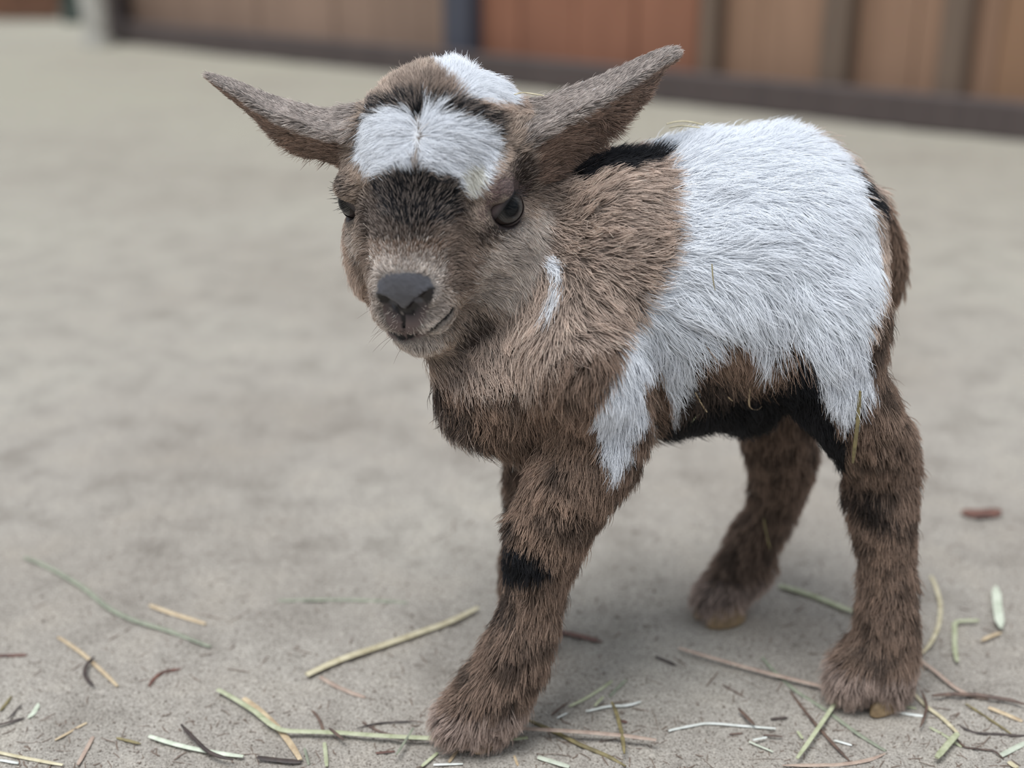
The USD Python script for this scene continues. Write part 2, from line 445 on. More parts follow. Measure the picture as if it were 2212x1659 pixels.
def ear_sheet(side):
    """Points and half thickness of a leaf-shaped ear, folded along a ridge; (n, 3), (n,)."""
    # columns: along, picture position of upper rim, ridge, lower rim and their depths in metres
    if side < 0:
        rows = [(785, 262, 785, 300, 780, 350, .508, .497, .502), (745, 247, 748, 290, 742, 350, .508, .493, .501), (700, 243, 705, 290, 700, 340, .510, .494, .503), (640, 228, 640, 268, 645, 322, .513, .497, .506), (580, 209, 575, 242, 588, 284, .516, .501, .508),
                (520, 184, 522, 208, 532, 234, .519, .506, .511), (478, 170, 480, 184, 484, 196, .521, .513, .515), (449, 162, 449, 165, 450, 169, .522, .520, .520)]
    else:
        rows = [(1090, 262, 1110, 310, 1125, 365, .508, .497, .500), (1135, 238, 1152, 298, 1165, 362, .509, .493, .499), (1200, 208, 1215, 264, 1225, 338, .512, .496, .502), (1270, 183, 1275, 230, 1290, 300, .516, .500, .505), (1330, 155, 1335, 198, 1345, 258, .519, .504, .508),
                (1385, 128, 1390, 163, 1392, 210, .521, .508, .511), (1425, 113, 1430, 136, 1422, 164, .523, .512, .514), (1458, 106, 1462, 118, 1458, 130, .524, .519, .520)]
    R = np.array(rows, float)
    R[:, 6:] += HY_SHIFT
    t = np.linspace(0, 1, len(R))
    tt = np.linspace(0, 1, 90)
    from scipy.interpolate import CubicSpline
    cols = CubicSpline(t, R)(tt)
    pts, rad, ws = [], [], []
    for k, c in enumerate(cols):
        deep = 0.008 * math.sin(math.pi * min(1, tt[k] * 1.1))
        up, ri, lo = at_y(c[0], c[1], c[6] + deep), at_y(c[2], c[3], c[7]), at_y(c[4], c[5], c[8] + deep)
        for w in np.linspace(-1, 1, 41):
            e = abs(w) - 0.12 * (1 - abs(w)) * min(1.0, abs(w) * 4)        # a fold that is rounded at the ridge
            e = math.sqrt(e * e + 0.01) - 0.1 * (1 - abs(w))
            pts.append(ri + (up - ri) * e if w < 0 else ri + (lo - ri) * e)
            rad.append((0.0020 - 0.0006 * abs(w)) * (1 - 0.35 * tt[k]) + 0.0035 * max(0, 1 - tt[k] / 0.25) ** 2)
            ws.append(w)
    return np.array(pts), np.array(rad), np.array(ws)


EARS = {s: ear_sheet(s) for s in (-1, 1)}
EAR_TREE = {s: cKDTree(EARS[s][0]) for s in (-1, 1)}
EAR_W = {s: EARS[s][2] for s in (-1, 1)}


def group_ear(P, s):
    d = np.full(len(P), 0.05)
    lo, hi = EARS[s][0].min(0) - 0.03, EARS[s][0].max(0) + 0.03
    m = np.all((P > lo) & (P < hi), axis=1)
    if m.any():
        dist, idx = EAR_TREE[s].query(P[m], k=3)
        r = EARS[s][1][idx]
        d[m] = np.min(dist - r, axis=1)
    return d


GROUPS = ["trunk", "neck", "head", "ear_right", "ear_left", "leg_fl", "leg_fr", "leg_rl", "leg_rr", "tail"]


def kid_groups(P):
    g = {}
    g["trunk"], g["neck"] = group_trunk(P), group_neck(P)
    g["head"] = head_raw(P)
    g["ear_right"], g["ear_left"] = group_ear(P, -1), group_ear(P, 1)
    for n, leg, toe in (("leg_fl", LEG_FL, TOE_FL), ("leg_fr", LEG_FR, TOE_FR), ("leg_rl", LEG_RL, TOE_RL), ("leg_rr", LEG_RR, TOE_RR)):
        g[n] = smin(limb(P, leg), limb(P, toe), 0.008)
    g["leg_fl"] = smin(g["leg_fl"], limb(P, TOE_FL2), 0.003)
    g["leg_rl"] = smin(g["leg_rl"], limb(P, TOE_RL2), 0.003)
    g["tail"] = limb(P, TAIL)
    return g


def kid_sdf(P, g=None):
    P = np.asarray(P, float)
    g = g or kid_groups(P)
    d = smin(g["trunk"], g["neck"], 0.02)
    for n in ("leg_fl", "leg_rl", "leg_rr", "leg_fr"):
        d = smin(d, g[n], 0.014)
    d = smin(d, g["tail"], 0.012)
    h = smin(smin(g["head"], g["ear_left"], 0.007), g["ear_right"], 0.007)
    d = smin(d, h, 0.014)
    near = np.linalg.norm(P - HO, axis=1) < 0.09
    if near.any():
        d[near] = head_cuts(P[near], d[near])
    return d


def surface_nets(f, lo, hi, step, coarse=6, band=0.010):
    """The zero surface of f: (vertices, quads). A coarse pass finds where the surface can be; only there is f evaluated finely."""
    n = np.ceil((hi - lo) / step / coarse).astype(int) * coarse + 1
    nc = (n - 1) // coarse + 1
    ax = [lo[k] + step * coarse * np.arange(nc[k]) for k in range(3)]
    G = np.stack(np.meshgrid(*ax, indexing="ij"), -1).reshape(-1, 3)
    C = np.concatenate([f(x) for x in np.array_split(G, 8)]).reshape(nc).astype(np.float32)
    from scipy.ndimage import zoom
    D = np.empty(n, np.float32)
    ix = [np.arange(n[k]) / coarse for k in range(3)]
    # trilinear upsampling, axis by axis
    U = C
    for k in range(3):
        i0 = np.minimum(ix[k].astype(int), U.shape[k] - 2)
        t = (ix[k] - i0).astype(np.float32)
        shape = [1, 1, 1]
        shape[k] = -1
        t = t.reshape(shape)
        U = np.take(U, i0, k) * (1 - t) + np.take(U, i0 + 1, k) * t
    D = U
    m = np.abs(D) < band
    idx = np.argwhere(m)
    P = lo + idx * step
    vals = np.concatenate([f(x) for x in np.array_split(P, 24)])
    D[m] = vals
    S = D < 0
    A = S[:-1, :-1, :-1].astype(np.int8)
    tot = np.zeros(np.array(n) - 1, np.int8)
    for a, b, c in np.ndindex(2, 2, 2):
        tot += S[a : n[0] - 1 + a, b : n[1] - 1 + b, c : n[2] - 1 + c]
    act = (tot > 0) & (tot < 8)
    cells = np.argwhere(act)
    ids = np.full(act.shape, -1, np.int64)
    ids[act] = np.arange(len(cells))
    corners = np.array(list(np.ndindex(2, 2, 2)))
    V = np.stack([D[tuple((cells + c).T)] for c in corners], 1)
    acc, cnt = np.zeros((len(cells), 3)), np.zeros(len(cells))
    for i in range(8):
        for j in range(i + 1, 8):
            if np.abs(corners[i] - corners[j]).sum() != 1:
                continue
            x = (V[:, i] < 0) != (V[:, j] < 0)
            t = np.where(x, V[:, i] / np.where(x, V[:, i] - V[:, j], 1), 0)
            acc += np.where(x[:, None], corners[i] + t[:, None] * (corners[j] - corners[i]), 0)
            cnt += x
    verts = lo + step * (cells + acc / cnt[:, None])
    quads = []
    for k in range(3):
        a, b = (k + 1) % 3, (k + 2) % 3
        s0 = [slice(1, n[i] - 1) for i in range(3)]
        s0[k] = slice(0, n[k] - 1)
        s1 = list(s0)
        s1[k] = slice(1, n[k])
        e0, e1 = S[tuple(s0)], S[tuple(s1)]
        x = np.argwhere(e0 != e1)
        base = x.copy()
        base[:, a] += 1
        base[:, b] += 1
        inside = e0[tuple(x.T)]
        da, db = np.zeros(3, int), np.zeros(3, int)
        da[a], db[b] = 1, 1
        q = np.stack([ids[tuple((base - da - db).T)], ids[tuple((base - db).T)], ids[tuple(base.T)], ids[tuple((base - da).T)]], 1)
        q[~inside] = q[~inside][:, ::-1]
        quads.append(q)
    return verts, np.vstack(quads)


KID_LO, KID_HI = np.array([-0.155, 0.415, -0.004]), np.array([0.235, 0.665, 0.335])
KID_STEP = 0.00115


def build_kid():
    v, q = surface_nets(kid_sdf, KID_LO, KID_HI, KID_STEP)
    v[:, 2] = np.maximum(v[:, 2], 0.0008)
    f = np.vstack([q[:, [0, 1, 2]], q[:, [0, 2, 3]]])
    e = 0.0006
    n = np.stack([kid_sdf(v + np.eye(3)[k] * e) - kid_sdf(v - np.eye(3)[k] * e) for k in range(3)], 1)
    n /= np.linalg.norm(n, axis=1, keepdims=True) + 1e-12
    g = kid_groups(v)
    return v, f, n, g
# ------------------------------------------------------------------ the kid: coat
def inside(px, py, poly):
    poly = np.asarray(poly, float)
    r = np.zeros(len(px), bool)
    for (x0, y0), (x1, y1) in zip(poly, np.roll(poly, -1, 0)):
        c = ((y0 > py) != (y1 > py)) & (px < (x1 - x0) * (py - y0) / (y1 - y0 + 1e-12) + x0)
        r ^= c
    return r


# coat colours (albedo)
WHITE, CREAM = np.array([0.82, 0.835, 0.86]), np.array([0.77, 0.755, 0.69])
BROWN, BROWN2, LEGBR = np.array([0.43, 0.338, 0.278]), np.array([0.25, 0.172, 0.126]), np.array([0.215, 0.150, 0.112])
DARK, BLACK = np.array([0.060, 0.043, 0.034]), np.array([0.010, 0.010, 0.012])
GREY, TAUPE = np.array([0.50, 0.435, 0.385]), np.array([0.37, 0.295, 0.24])
HEADBR = np.array([0.225, 0.172, 0.138])
MAUVE = np.array([0.20, 0.14, 0.13])

# the markings, traced on the side of the kid that faces the camera (the other side is their mirror image)
SIDE_MARKS = [
    (BROWN2, [(940, 840), (1180, 860), (1320, 860), (1300, 1000), (1050, 1000), (900, 860)]),
    (DARK, [(900, 825), (935, 840), (985, 895), (1045, 940), (1060, 985), (1020, 975), (940, 900)]),
    (BLACK, [(1215, 345), (1290, 320), (1440, 260), (1452, 318), (1425, 345), (1330, 368), (1260, 384)]),
    (BLACK, [(1800, 310), (1850, 365), (1905, 430), (1925, 480), (1905, 470), (1870, 415), (1830, 365)]),
    (BROWN2, [(1410, 720), (1800, 690), (1900, 1000), (1700, 1000), (1400, 990)]),
    (DARK, [(1475, 850), (1520, 790), (1640, 850), (1700, 800), (1760, 850), (1790, 990), (1700, 960), (1560, 960), (1410, 975), (1410, 930)]),
    (BLACK, [(1440, 915), (1500, 895), (1600, 865), (1690, 830), (1730, 775), (1765, 800), (1790, 900), (1830, 960), (1815, 1040), (1765, 1050), (1725, 985), (1680, 935), (1580, 965), (1420, 985), (1410, 950)]),
    (WHITE, [(1432, 255), (1560, 240), (1700, 240), (1800, 300), (1850, 375), (1880, 440), (1903, 520), (1908, 610), (1890, 680), (1875, 730), (1880, 800), (1893, 850), (1860, 890), (1830, 925), (1800, 905), (1775, 850), (1755, 790), (1725, 755),
             (1695, 765), (1660, 805), (1640, 770), (1600, 735), (1560, 735), (1530, 775), (1500, 800), (1485, 850), (1455, 905), (1440, 850), (1425, 800), (1405, 805), (1385, 835), (1392, 880), (1408, 900), (1372, 925), (1365, 975), (1345, 1020), (1322, 1035), (1305, 990), (1292, 930), (1285, 890),
             (1320, 840), (1345, 790), (1360, 730), (1390, 680), (1425, 630), (1455, 580), (1472, 520), (1476, 440), (1465, 370), (1445, 310)]),
    (WHITE, [(1180, 545), (1208, 560), (1206, 625), (1188, 690), (1176, 690), (1190, 620)]),
]
HEAD_MARKS = [
    (TAUPE, [(700, 240), (1210, 240), (1230, 720), (900, 820), (700, 700)]),
    (GREY, [(1040, 560), (1110, 490), (1200, 440), (1205, 640), (1100, 680), (1010, 640)]),
    (GREY, [(735, 500), (765, 500), (775, 600), (745, 610), (725, 560)]),
    (TAUPE, [(760, 110), (1000, 110), (985, 200), (830, 235), (740, 260)]),
    (HEADBR, [(860, 165), (985, 150), (1000, 205), (930, 225), (850, 212)]),
    (BLACK, [(775, 260), (795, 212), (880, 196), (960, 208), (1010, 215), (1085, 250), (1088, 300), (1010, 270), (960, 255), (880, 245), (800, 252), (785, 330), (768, 330)]),
    (DARK, [(790, 400), (830, 376), (890, 362), (960, 372), (1000, 405), (1015, 440), (1000, 500), (1000, 550), (940, 575), (900, 560), (850, 565), (815, 545), (785, 520), (790, 460)]),
    (BLACK, [(830, 378), (890, 362), (955, 372), (990, 400), (995, 450), (960, 480), (880, 490), (825, 470), (805, 405)]),
    (HEADBR, [(935, 490), (1010, 470), (1045, 530), (1025, 625), (985, 645), (950, 590)]),
    (HEADBR, [(745, 590), (795, 500), (815, 560), (800, 640), (790, 690), (755, 660)]),
    (GREY, [(805, 590), (815, 560), (880, 556), (930, 568), (955, 605), (980, 650), (980, 690), (960, 740), (880, 810), (820, 740), (800, 660)]),
    (DARK, [(1105, 340), (1150, 325), (1165, 380), (1140, 430), (1100, 400)]),
    (MAUVE, [(1065, 380), (1110, 385), (1135, 415), (1125, 440), (1085, 418), (1045, 470), (1030, 480), (1050, 430)]),
    (DARK, [(1030, 478), (1080, 488), (1115, 478), (1085, 510), (1045, 530), (1020, 510)]),
    (DARK, [(725, 350), (742, 362), (752, 418), (735, 425), (718, 400)]),
    (DARK, [(770, 430), (800, 420), (800, 500), (775, 500)]),
    (DARK, [(1000, 700), (1060, 670), (1080, 720), (1040, 800), (960, 810), (985, 760)]),
    (WHITE, [(788, 246), (830, 232), (882, 234), (903, 262), (898, 300), (893, 335), (888, 368), (850, 368), (815, 385), (790, 368), (758, 342), (766, 300)]),
    (WHITE, [(908, 275), (930, 243), (980, 243), (1040, 265), (1080, 290), (1076, 345), (1058, 392), (1035, 412), (1000, 415), (985, 392), (955, 372), (900, 364), (903, 320)]),
    (CREAM, [(1015, 360), (1045, 355), (1050, 390), (1030, 410), (1005, 412), (995, 390)]),
    (WHITE, [(905, 262), (915, 205), (930, 222), (945, 225), (968, 212), (950, 248), (920, 275)]),
    (WHITE, [(925, 120), (1000, 110), (1080, 135), (1125, 190), (1115, 222), (1060, 222), (1010, 212), (985, 190), (960, 160)]),
]
LEG_MARKS = [
    (BROWN2, [(1090, 1080), (1300, 1050), (1290, 1200), (1080, 1200)]),
    (BLACK, [(1082, 1180), (1120, 1185), (1175, 1215), (1200, 1235), (1165, 1252), (1090, 1262), (1072, 1230)]),
    (DARK, [(1066, 1110), (1100, 1105), (1110, 1185), (1072, 1210)]),
    (DARK, [(1075, 1265), (1115, 1265), (1100, 1345), (1062, 1355)]),
    (BLACK, [(1735, 930), (1830, 930), (1815, 1035), (1775, 1065)]),
    (DARK, [(1780, 1040), (1840, 1060), (1900, 1080), (1950, 1150), (1905, 1160), (1850, 1110), (1800, 1085)]),
    (BROWN2, [(1890, 1150), (1930, 1150), (1900, 1300), (1880, 1300)]),
]
FOOT_MARK = (np.array([0.33, 0.255, 0.215]), [(930, 1500), (1000, 1485), (1100, 1560), (1090, 1620), (930, 1620)])

# lie of the hair: column, row, the way it points in the picture (right, down), length mm, lift, curl
FLOW_SIDE = np.array([
    (1230, 420, 1.0, 0.10, 10, 0.5, 0.7), (1380, 420, 1.0, 0.05, 10, 0.5, 0.8), (1300, 340, 1.0, -0.25, 9, 0.8, 0.4), (1420, 300, 1.0, -0.25, 10, 0.8, 0.4),
    (1300, 560, 1.0, 0.15, 11, 0.5, 0.9), (1400, 560, 1.0, 0.12, 11, 0.5, 0.9), (1220, 560, 0.8, 0.35, 12, 0.5, 0.8), (1250, 720, 0.75, 0.65, 13, 0.5, 0.9), (1330, 720, 0.9, 0.35, 13, 0.5, 0.9),
    (1120, 780, 0.25, 1.0, 15, 0.5, 0.7), (1020, 830, 0.25, 1.0, 15, 0.6, 0.8), (960, 880, 0.1, 1.0, 13, 0.8, 1.0), (1060, 940, 0.2, 1.0, 15, 0.7, 1.0), (1150, 900, 0.2, 1.0, 16, 0.6, 0.9), (1260, 860, 0.5, 0.9, 16, 0.5, 0.9),
    (1340, 880, 0.35, 1.0, 17, 0.5, 0.7), (1330, 980, 0.1, 1.0, 16, 0.5, 0.6), (1400, 840, 0.45, 1.0, 15, 0.5, 0.7),
    (1480, 300, 0.9, -0.3, 11, 0.7, 0.5), (1560, 290, 1.0, -0.15, 11, 0.7, 0.6), (1680, 285, 1.0, -0.2, 12, 0.8, 0.6), (1780, 330, 1.0, 0.2, 12, 0.6, 0.5), (1860, 420, 0.7, 0.8, 12, 0.5, 0.5),
    (1520, 420, 1.0, 0.3, 14, 0.5, 0.8), (1640, 420, 1.0, 0.35, 14, 0.5, 0.8), (1760, 460, 0.9, 0.6, 14, 0.5, 0.8), (1520, 560, 0.9, 0.45, 16, 0.5, 0.9), (1640, 560, 0.85, 0.55, 17, 0.5, 0.9), (1760, 600, 0.7, 0.8, 17, 0.5, 0.9),
    (1860, 600, 0.35, 1.0, 17, 0.5, 0.7), (1480, 680, 0.7, 0.8, 19, 0.5, 0.8), (1600, 680, 0.6, 0.9, 20, 0.5, 0.8), (1720, 720, 0.4, 1.0, 21, 0.5, 0.8), (1420, 760, 0.5, 1.0, 18, 0.5, 0.7), (1540, 760, 0.4, 1.0, 19, 0.5, 0.8), (1640, 790, 0.25, 1.0, 18, 0.5, 0.8),
    (1820, 800, 0.2, 1.0, 19, 0.5, 0.7), (1840, 880, 0.1, 1.0, 17, 0.5, 0.6), (1480, 880, 0.4, 1.0, 17, 0.6, 1.0), (1600, 870, 0.2, 1.0, 16, 0.7, 1.0), (1500, 950, 0.4, 0.8, 9, 0.6, 1.0), (1720, 900, 0.1, 1.0, 14, 0.6, 1.0),
    (1930, 560, 0.1, 1.0, 8, 0.4, 0.4), (1900, 480, 0.5, 1.0, 7, 0.4, 0.4), (1930, 640, -0.1, 1.0, 8, 0.4, 0.4), (1900, 720, 0.1, 1.0, 14, 0.5, 0.6), (1890, 800, 0.1, 1.0, 13, 0.5, 0.6), (1190, 620, 0.1, 1.0, 12, 0.5, 0.5), (1150, 680, 0.1, 1.0, 14, 0.5, 0.6), (1010, 760, 0.3, 1.0, 12, 0.5, 0.7),
])
FLOW_HEAD = np.array([
    (880, 560, 0.0, -1.0, 2.4, 0.7, 0.3), (840, 570, -0.3, -1.0, 2.4, 0.7, 0.3), (930, 575, 0.4, -0.9, 2.4, 0.7, 0.3), (885, 500, 0.0, -1.0, 4.0, 0.9, 0.4), (890, 430, 0.0, -1.0, 5.0, 1.0, 0.4), (830, 480, -0.7, -0.7, 5.0, 0.8, 0.4), (950, 480, 0.8, -0.6, 5.0, 0.8, 0.4),
    (820, 420, -0.6, -0.8, 5.5, 0.9, 0.4), (960, 420, 0.6, -0.8, 5.5, 0.9, 0.4), (890, 375, 0.0, -1.0, 6.0, 1.0, 0.4),
    (870, 260, -1.0, 0.0, 8.5, 0.45, 0.4), (820, 300, -1.0, 0.2, 8.5, 0.45, 0.4), (870, 330, -0.95, 0.35, 8.5, 0.45, 0.4), (800, 350, -0.8, 0.6, 8.5, 0.45, 0.4), (770, 280, -0.9, 0.4, 7, 0.5, 0.4),
    (930, 260, 0.9, -0.1, 8.5, 0.45, 0.4), (940, 320, 1.0, 0.12, 8.5, 0.45, 0.4), (1000, 300, 1.0, 0.1, 9, 0.45, 0.4), (1050, 330, 0.9, 0.45, 9, 0.45, 0.4), (1000, 380, 0.6, 0.8, 8, 0.45, 0.4), (930, 360, 0.85, 0.5, 7, 0.5, 0.4),
    (910, 230, -0.4, -0.9, 10, 0.8, 0.8), (945, 225, 0.4, -0.9, 10, 0.8, 0.8), (930, 170, -0.1, -1.0, 9, 0.9, 0.6), (860, 190, -0.4, -0.9, 8, 0.9, 0.5), (800, 220, -0.6, -0.7, 7, 0.8, 0.5), (990, 150, 0.1, -1.0, 11, 0.9, 0.6), (1050, 170, 0.6, -0.5, 10, 0.7, 0.5), (1040, 205, 0.8, 0.1, 9, 0.6, 0.5), (1100, 200, 0.9, 0.0, 8, 0.6, 0.5), (1030, 250, 0.8, -0.4, 8, 0.6, 0.5),
    (1110, 290, 0.5, -0.7, 7, 0.5, 0.5), (1140, 350, 0.6, -0.4, 6.5, 0.5, 0.4), (1100, 370, 0.5, -0.4, 3.5, 0.5, 0.3), (1090, 400, 0.4, -0.3, 2.2, 0.4, 0.2), (1150, 430, 0.8, 0.1, 6, 0.5, 0.4), (1170, 330, 0.8, -0.2, 7, 0.5, 0.4),
    (1010, 440, 0.4, 0.6, 4.5, 0.5, 0.4), (1040, 500, 0.6, 0.7, 4, 0.5, 0.4), (1000, 500, 0.6, 0.3, 4.5, 0.6, 0.4), (1110, 520, 0.8, 0.4, 6.5, 0.45, 0.4), (1160, 520, 0.7, 0.6, 8, 0.5, 0.4), (1060, 580, 0.8, 0.45, 6, 0.45, 0.4), (1000, 580, 0.8, 0.2, 5, 0.5, 0.4),
    (1140, 620, 0.5, 0.9, 9, 0.5, 0.5), (1060, 660, 0.6, 0.7, 8, 0.5, 0.5), (1000, 660, 0.8, 0.4, 5, 0.5, 0.4), (970, 680, 0.8, 0.5, 3.5, 0.5, 0.3), (960, 740, 0.6, 0.8, 5, 0.5, 0.4), (900, 760, 0.1, 1.0, 5, 0.5, 0.4), (850, 750, -0.3, 0.9, 5, 0.5, 0.4), (1030, 740, 0.6, 0.8, 9, 0.6, 0.7), (960, 800, 0.3, 1.0, 9, 0.6, 0.7), (1090, 720, 0.4, 0.9, 10, 0.5, 0.6),
    (945, 640, 0.7, 0.3, 3, 0.5, 0.3), (955, 600, 0.6, -0.3, 3, 0.5, 0.3), (808, 620, -0.7, 0.2, 2.6, 0.5, 0.3), (812, 690, -0.7, 0.5, 3, 0.5, 0.3),
    (780, 600, -0.6, 0.7, 8, 0.6, 0.5), (750, 560, -0.8, 0.5, 7, 0.6, 0.5), (770, 520, -0.7, 0.3, 5.5, 0.6, 0.4), (790, 680, -0.6, 0.8, 8, 0.7, 0.7), (760, 470, -0.6, 0.6, 4, 0.6, 0.3), (750, 380, -0.6, 0.2, 4, 0.6, 0.3), (740, 300, -0.7, -0.1, 5, 0.6, 0.4), (780, 400, -0.5, 0.2, 4.5, 0.6, 0.4),
    (700, 260, -1.0, -0.3, 4, 0.5, 0.3), (600, 225, -1.0, -0.4, 3, 0.5, 0.3), (500, 182, -1.0, -0.4, 2.6, 0.6, 0.3), (680, 330, -0.7, 0.7, 8, 0.3, 0.3), (620, 300, -0.7, 0.7, 7, 0.3, 0.3), (550, 245, -0.9, 0.4, 3.5, 0.4, 0.3),
    (1200, 260, 1.0, -0.4, 5, 0.5, 0.3), (1300, 200, 1.0, -0.5, 3.5, 0.5, 0.3), (1440, 118, 1.0, -0.4, 3.6, 0.6, 0.3), (1220, 330, 0.8, 0.4, 9, 0.3, 0.3), (1300, 280, 0.7, 0.7, 9, 0.3, 0.3), (1380, 215, 0.9, 0.3, 5, 0.4, 0.3), (1405, 165, 1.0, -0.1, 3, 0.4, 0.3),
])
FLOW_LEG = np.array([
    (1300, 940, -0.2, 1.0, 14, 0.55, 0.6), (1200, 960, -0.1, 1.0, 15, 0.6, 0.8), (1100, 1010, 0.0, 1.0, 12, 0.5, 0.6), (1240, 1080, -0.25, 1.0, 12, 0.6, 0.6), (1160, 1110, -0.15, 1.0, 11, 0.6, 0.6), (1320, 1050, -0.1, 1.0, 12, 0.6, 0.5), (1180, 1190, 0.0, 1.0, 10, 0.6, 0.6), (1090, 1180, -0.2, 1.0, 6, 0.5, 0.4), (1240, 1190, 0.1, 1.0, 11, 0.7, 0.5),
    (1160, 1300, -0.15, 1.0, 11, 0.6, 0.4), (1090, 1300, -0.2, 1.0, 7, 0.5, 0.4), (1200, 1320, 0.05, 1.0, 12, 0.7, 0.4), (1110, 1410, -0.3, 1.0, 11, 0.6, 0.4), (1170, 1430, 0.0, 1.0, 12, 0.7, 0.4), (1050, 1430, -0.4, 1.0, 9, 0.6, 0.4), (1060, 1500, -0.4, 0.9, 11, 0.6, 0.4), (980, 1540, -0.8, 0.5, 10, 0.7, 0.4), (1040, 1560, -0.2, 1.0, 11, 0.6, 0.4), (1100, 1550, 0.35, 1.0, 11, 0.6, 0.4),
    (1840, 880, 0.2, 1.0, 13, 0.5, 0.5), (1900, 940, 0.4, 1.0, 10, 0.5, 0.4), (1850, 990, 0.3, 1.0, 10, 0.5, 0.4), (1950, 1030, 0.4, 1.0, 9, 0.5, 0.4), (1800, 1060, -0.3, 1.0, 9, 0.8, 0.5), (1880, 1080, 0.3, 1.0, 9, 0.5, 0.4), (1960, 1120, 0.2, 1.0, 9, 0.5, 0.4), (1850, 1130, -0.2, 1.0, 9, 0.7, 0.4), (1920, 1180, 0.1, 1.0, 9, 0.5, 0.4),
    (1880, 1250, -0.1, 1.0, 10, 0.6, 0.4), (1950, 1280, 0.2, 1.0, 10, 0.6, 0.4), (1860, 1340, -0.2, 1.0, 10, 0.6, 0.4), (1940, 1370, 0.15, 1.0, 11, 0.6, 0.4), (1830, 1440, -0.4, 0.9, 12, 0.7, 0.5), (1900, 1440, -0.05, 1.0, 12, 0.6, 0.4), (1880, 1500, 0.0, 1.0, 8, 0.6, 0.4), (1940, 1480, 0.3, 1.0, 11, 0.6, 0.4),
    (1690, 980, -0.1, 1.0, 10, 0.5, 0.4), (1650, 1100, -0.3, 1.0, 9, 0.6, 0.4), (1600, 1180, -0.5, 0.9, 9, 0.6, 0.4), (1550, 1270, -0.5, 0.9, 9, 0.6, 0.4), (1640, 1240, 0.1, 1.0, 10, 0.7, 0.4),
])


def flow_at(px, py, A):
    """Inverse-distance mean of the anchors: (direction 2, length m, lift, curl)."""
    t = cKDTree(A[:, :2])
    d, i = t.query(np.stack([px, py], 1), k=5)
    w = 1 / (d + 12.0) ** 3
    w /= w.sum(1, keepdims=True)
    r = (A[i, 2:] * w[..., None]).sum(1)
    return r[:, :2], r[:, 2] * 0.001, r[:, 3], r[:, 4]


def mirrored(P):
    """Points right of the kid's middle plane, put across to the left."""
    lat = (P - BODY_C) @ BODY_L
    return P - 2 * np.minimum(lat, 0)[:, None] * BODY_L, lat < 0


REGION = {"trunk": 0, "neck": 0, "head": 1, "ear_right": 2, "ear_left": 3, "leg_fl": 4, "leg_fr": 5, "leg_rl": 6, "leg_rr": 7, "tail": 8}


def coat(P, region, rng, jitter):
    """The colour of the coat at points."""
    n = len(P)
    col = np.tile(BROWN, (n, 1))
    M, _ = mirrored(P)
    jx, jy = rng.normal(0, jitter, n), rng.normal(0, jitter, n)
    wob = (meshkit.noise(P * 160, 3) - 0.5) * 16
    side = (region == 0) | (region == 8) | (region == 4) | (region == 6)
    head = (region >= 1) & (region <= 3)
    x, y, _ = proj(M)
    hx, hy, _ = proj(P)
    x, y, hx, hy = x + jx + wob, y + jy + wob, hx + jx + wob * 0.6, hy + jy + wob * 0.6
    legs = (region >= 4) & (region <= 7)
    col[legs] = LEGBR
    col[region == 8] = BROWN2
    ears = (region == 2) | (region == 3)
    col[ears] = np.array([0.27, 0.232, 0.208])
    for sd, rg in ((-1, 2), (1, 3)):
        k = np.nonzero(region == rg)[0]
        if len(k):
            _, i = EAR_TREE[sd].query(P[k])
            low = EAR_W[sd][i] + jx[k] * 0.02 > 0.18
            col[k[low]] = np.array([0.21, 0.148, 0.115])
    z = P[:, 2]
    for m, marks in ((side, SIDE_MARKS), (legs & ((region == 4) | (region == 6)), LEG_MARKS)):
        for c, poly in marks:
            k = np.nonzero(m)[0]
            if len(k):
                e = 0.0 if c is WHITE or c is BLACK else 1.8
                col[k[inside(x[k] + e * jx[k], y[k] + e * jy[k], poly)]] = c
    k = np.nonzero(head & (region == 1))[0]
    back = (to_head(P) - np.array([0, 6, -12])) @ np.array([0.31, 0.61, 0.73]) < 2.0      # the face's markings end behind the ears
    for c, poly in HEAD_MARKS:
        soft = 1.0 if c is WHITE or c is CREAM else 1.4 if c is BLACK else 2.6
        s = k[inside(hx[k] + (soft - 1) * jx[k], hy[k] + (soft - 1) * jy[k], poly)]
        col[s[~back[s]]] = c
    # ticked bridge of the nose: pale hairs among dark ones, more of them towards the nose
    k = k[(hx[k] > 800) & (hx[k] < 965) & (hy[k] > 450) & (hy[k] < 600)]
    u = rng.random(len(k)) if jitter > 2 else np.full(len(k), 0.5)
    p = np.clip((hy[k] - 490) / 95, 0, 1) ** 1.6
    col[k[u < p * 0.95]] = GREY
    s = k[(u >= p * 0.95) & (hy[k] > 520)]
    col[s] = BROWN2 * 0.7
    # legs of the far side: dark knee and dark front of the cannon as on the near ones
    for r, (lo, hi) in ((5, (0.072, 0.095)),):
        s = (region == r) & (z + jy * 2e-4 > lo) & (z + jy * 2e-4 < hi)
        col[s] = DARK
    s = (legs | (side & (z < 0.17))) & (col.mean(1) < 0.5) & (meshkit.fbm(P * 110, 2, 61) + jx * 0.012 > 0.60)
    col[s] = col[s] * 0.45
    s = legs & (z + jy * 3e-4 < 0.024)
    col[s] = FOOT_MARK[0]
    s = (region == 2) | (region == 3)
    return col


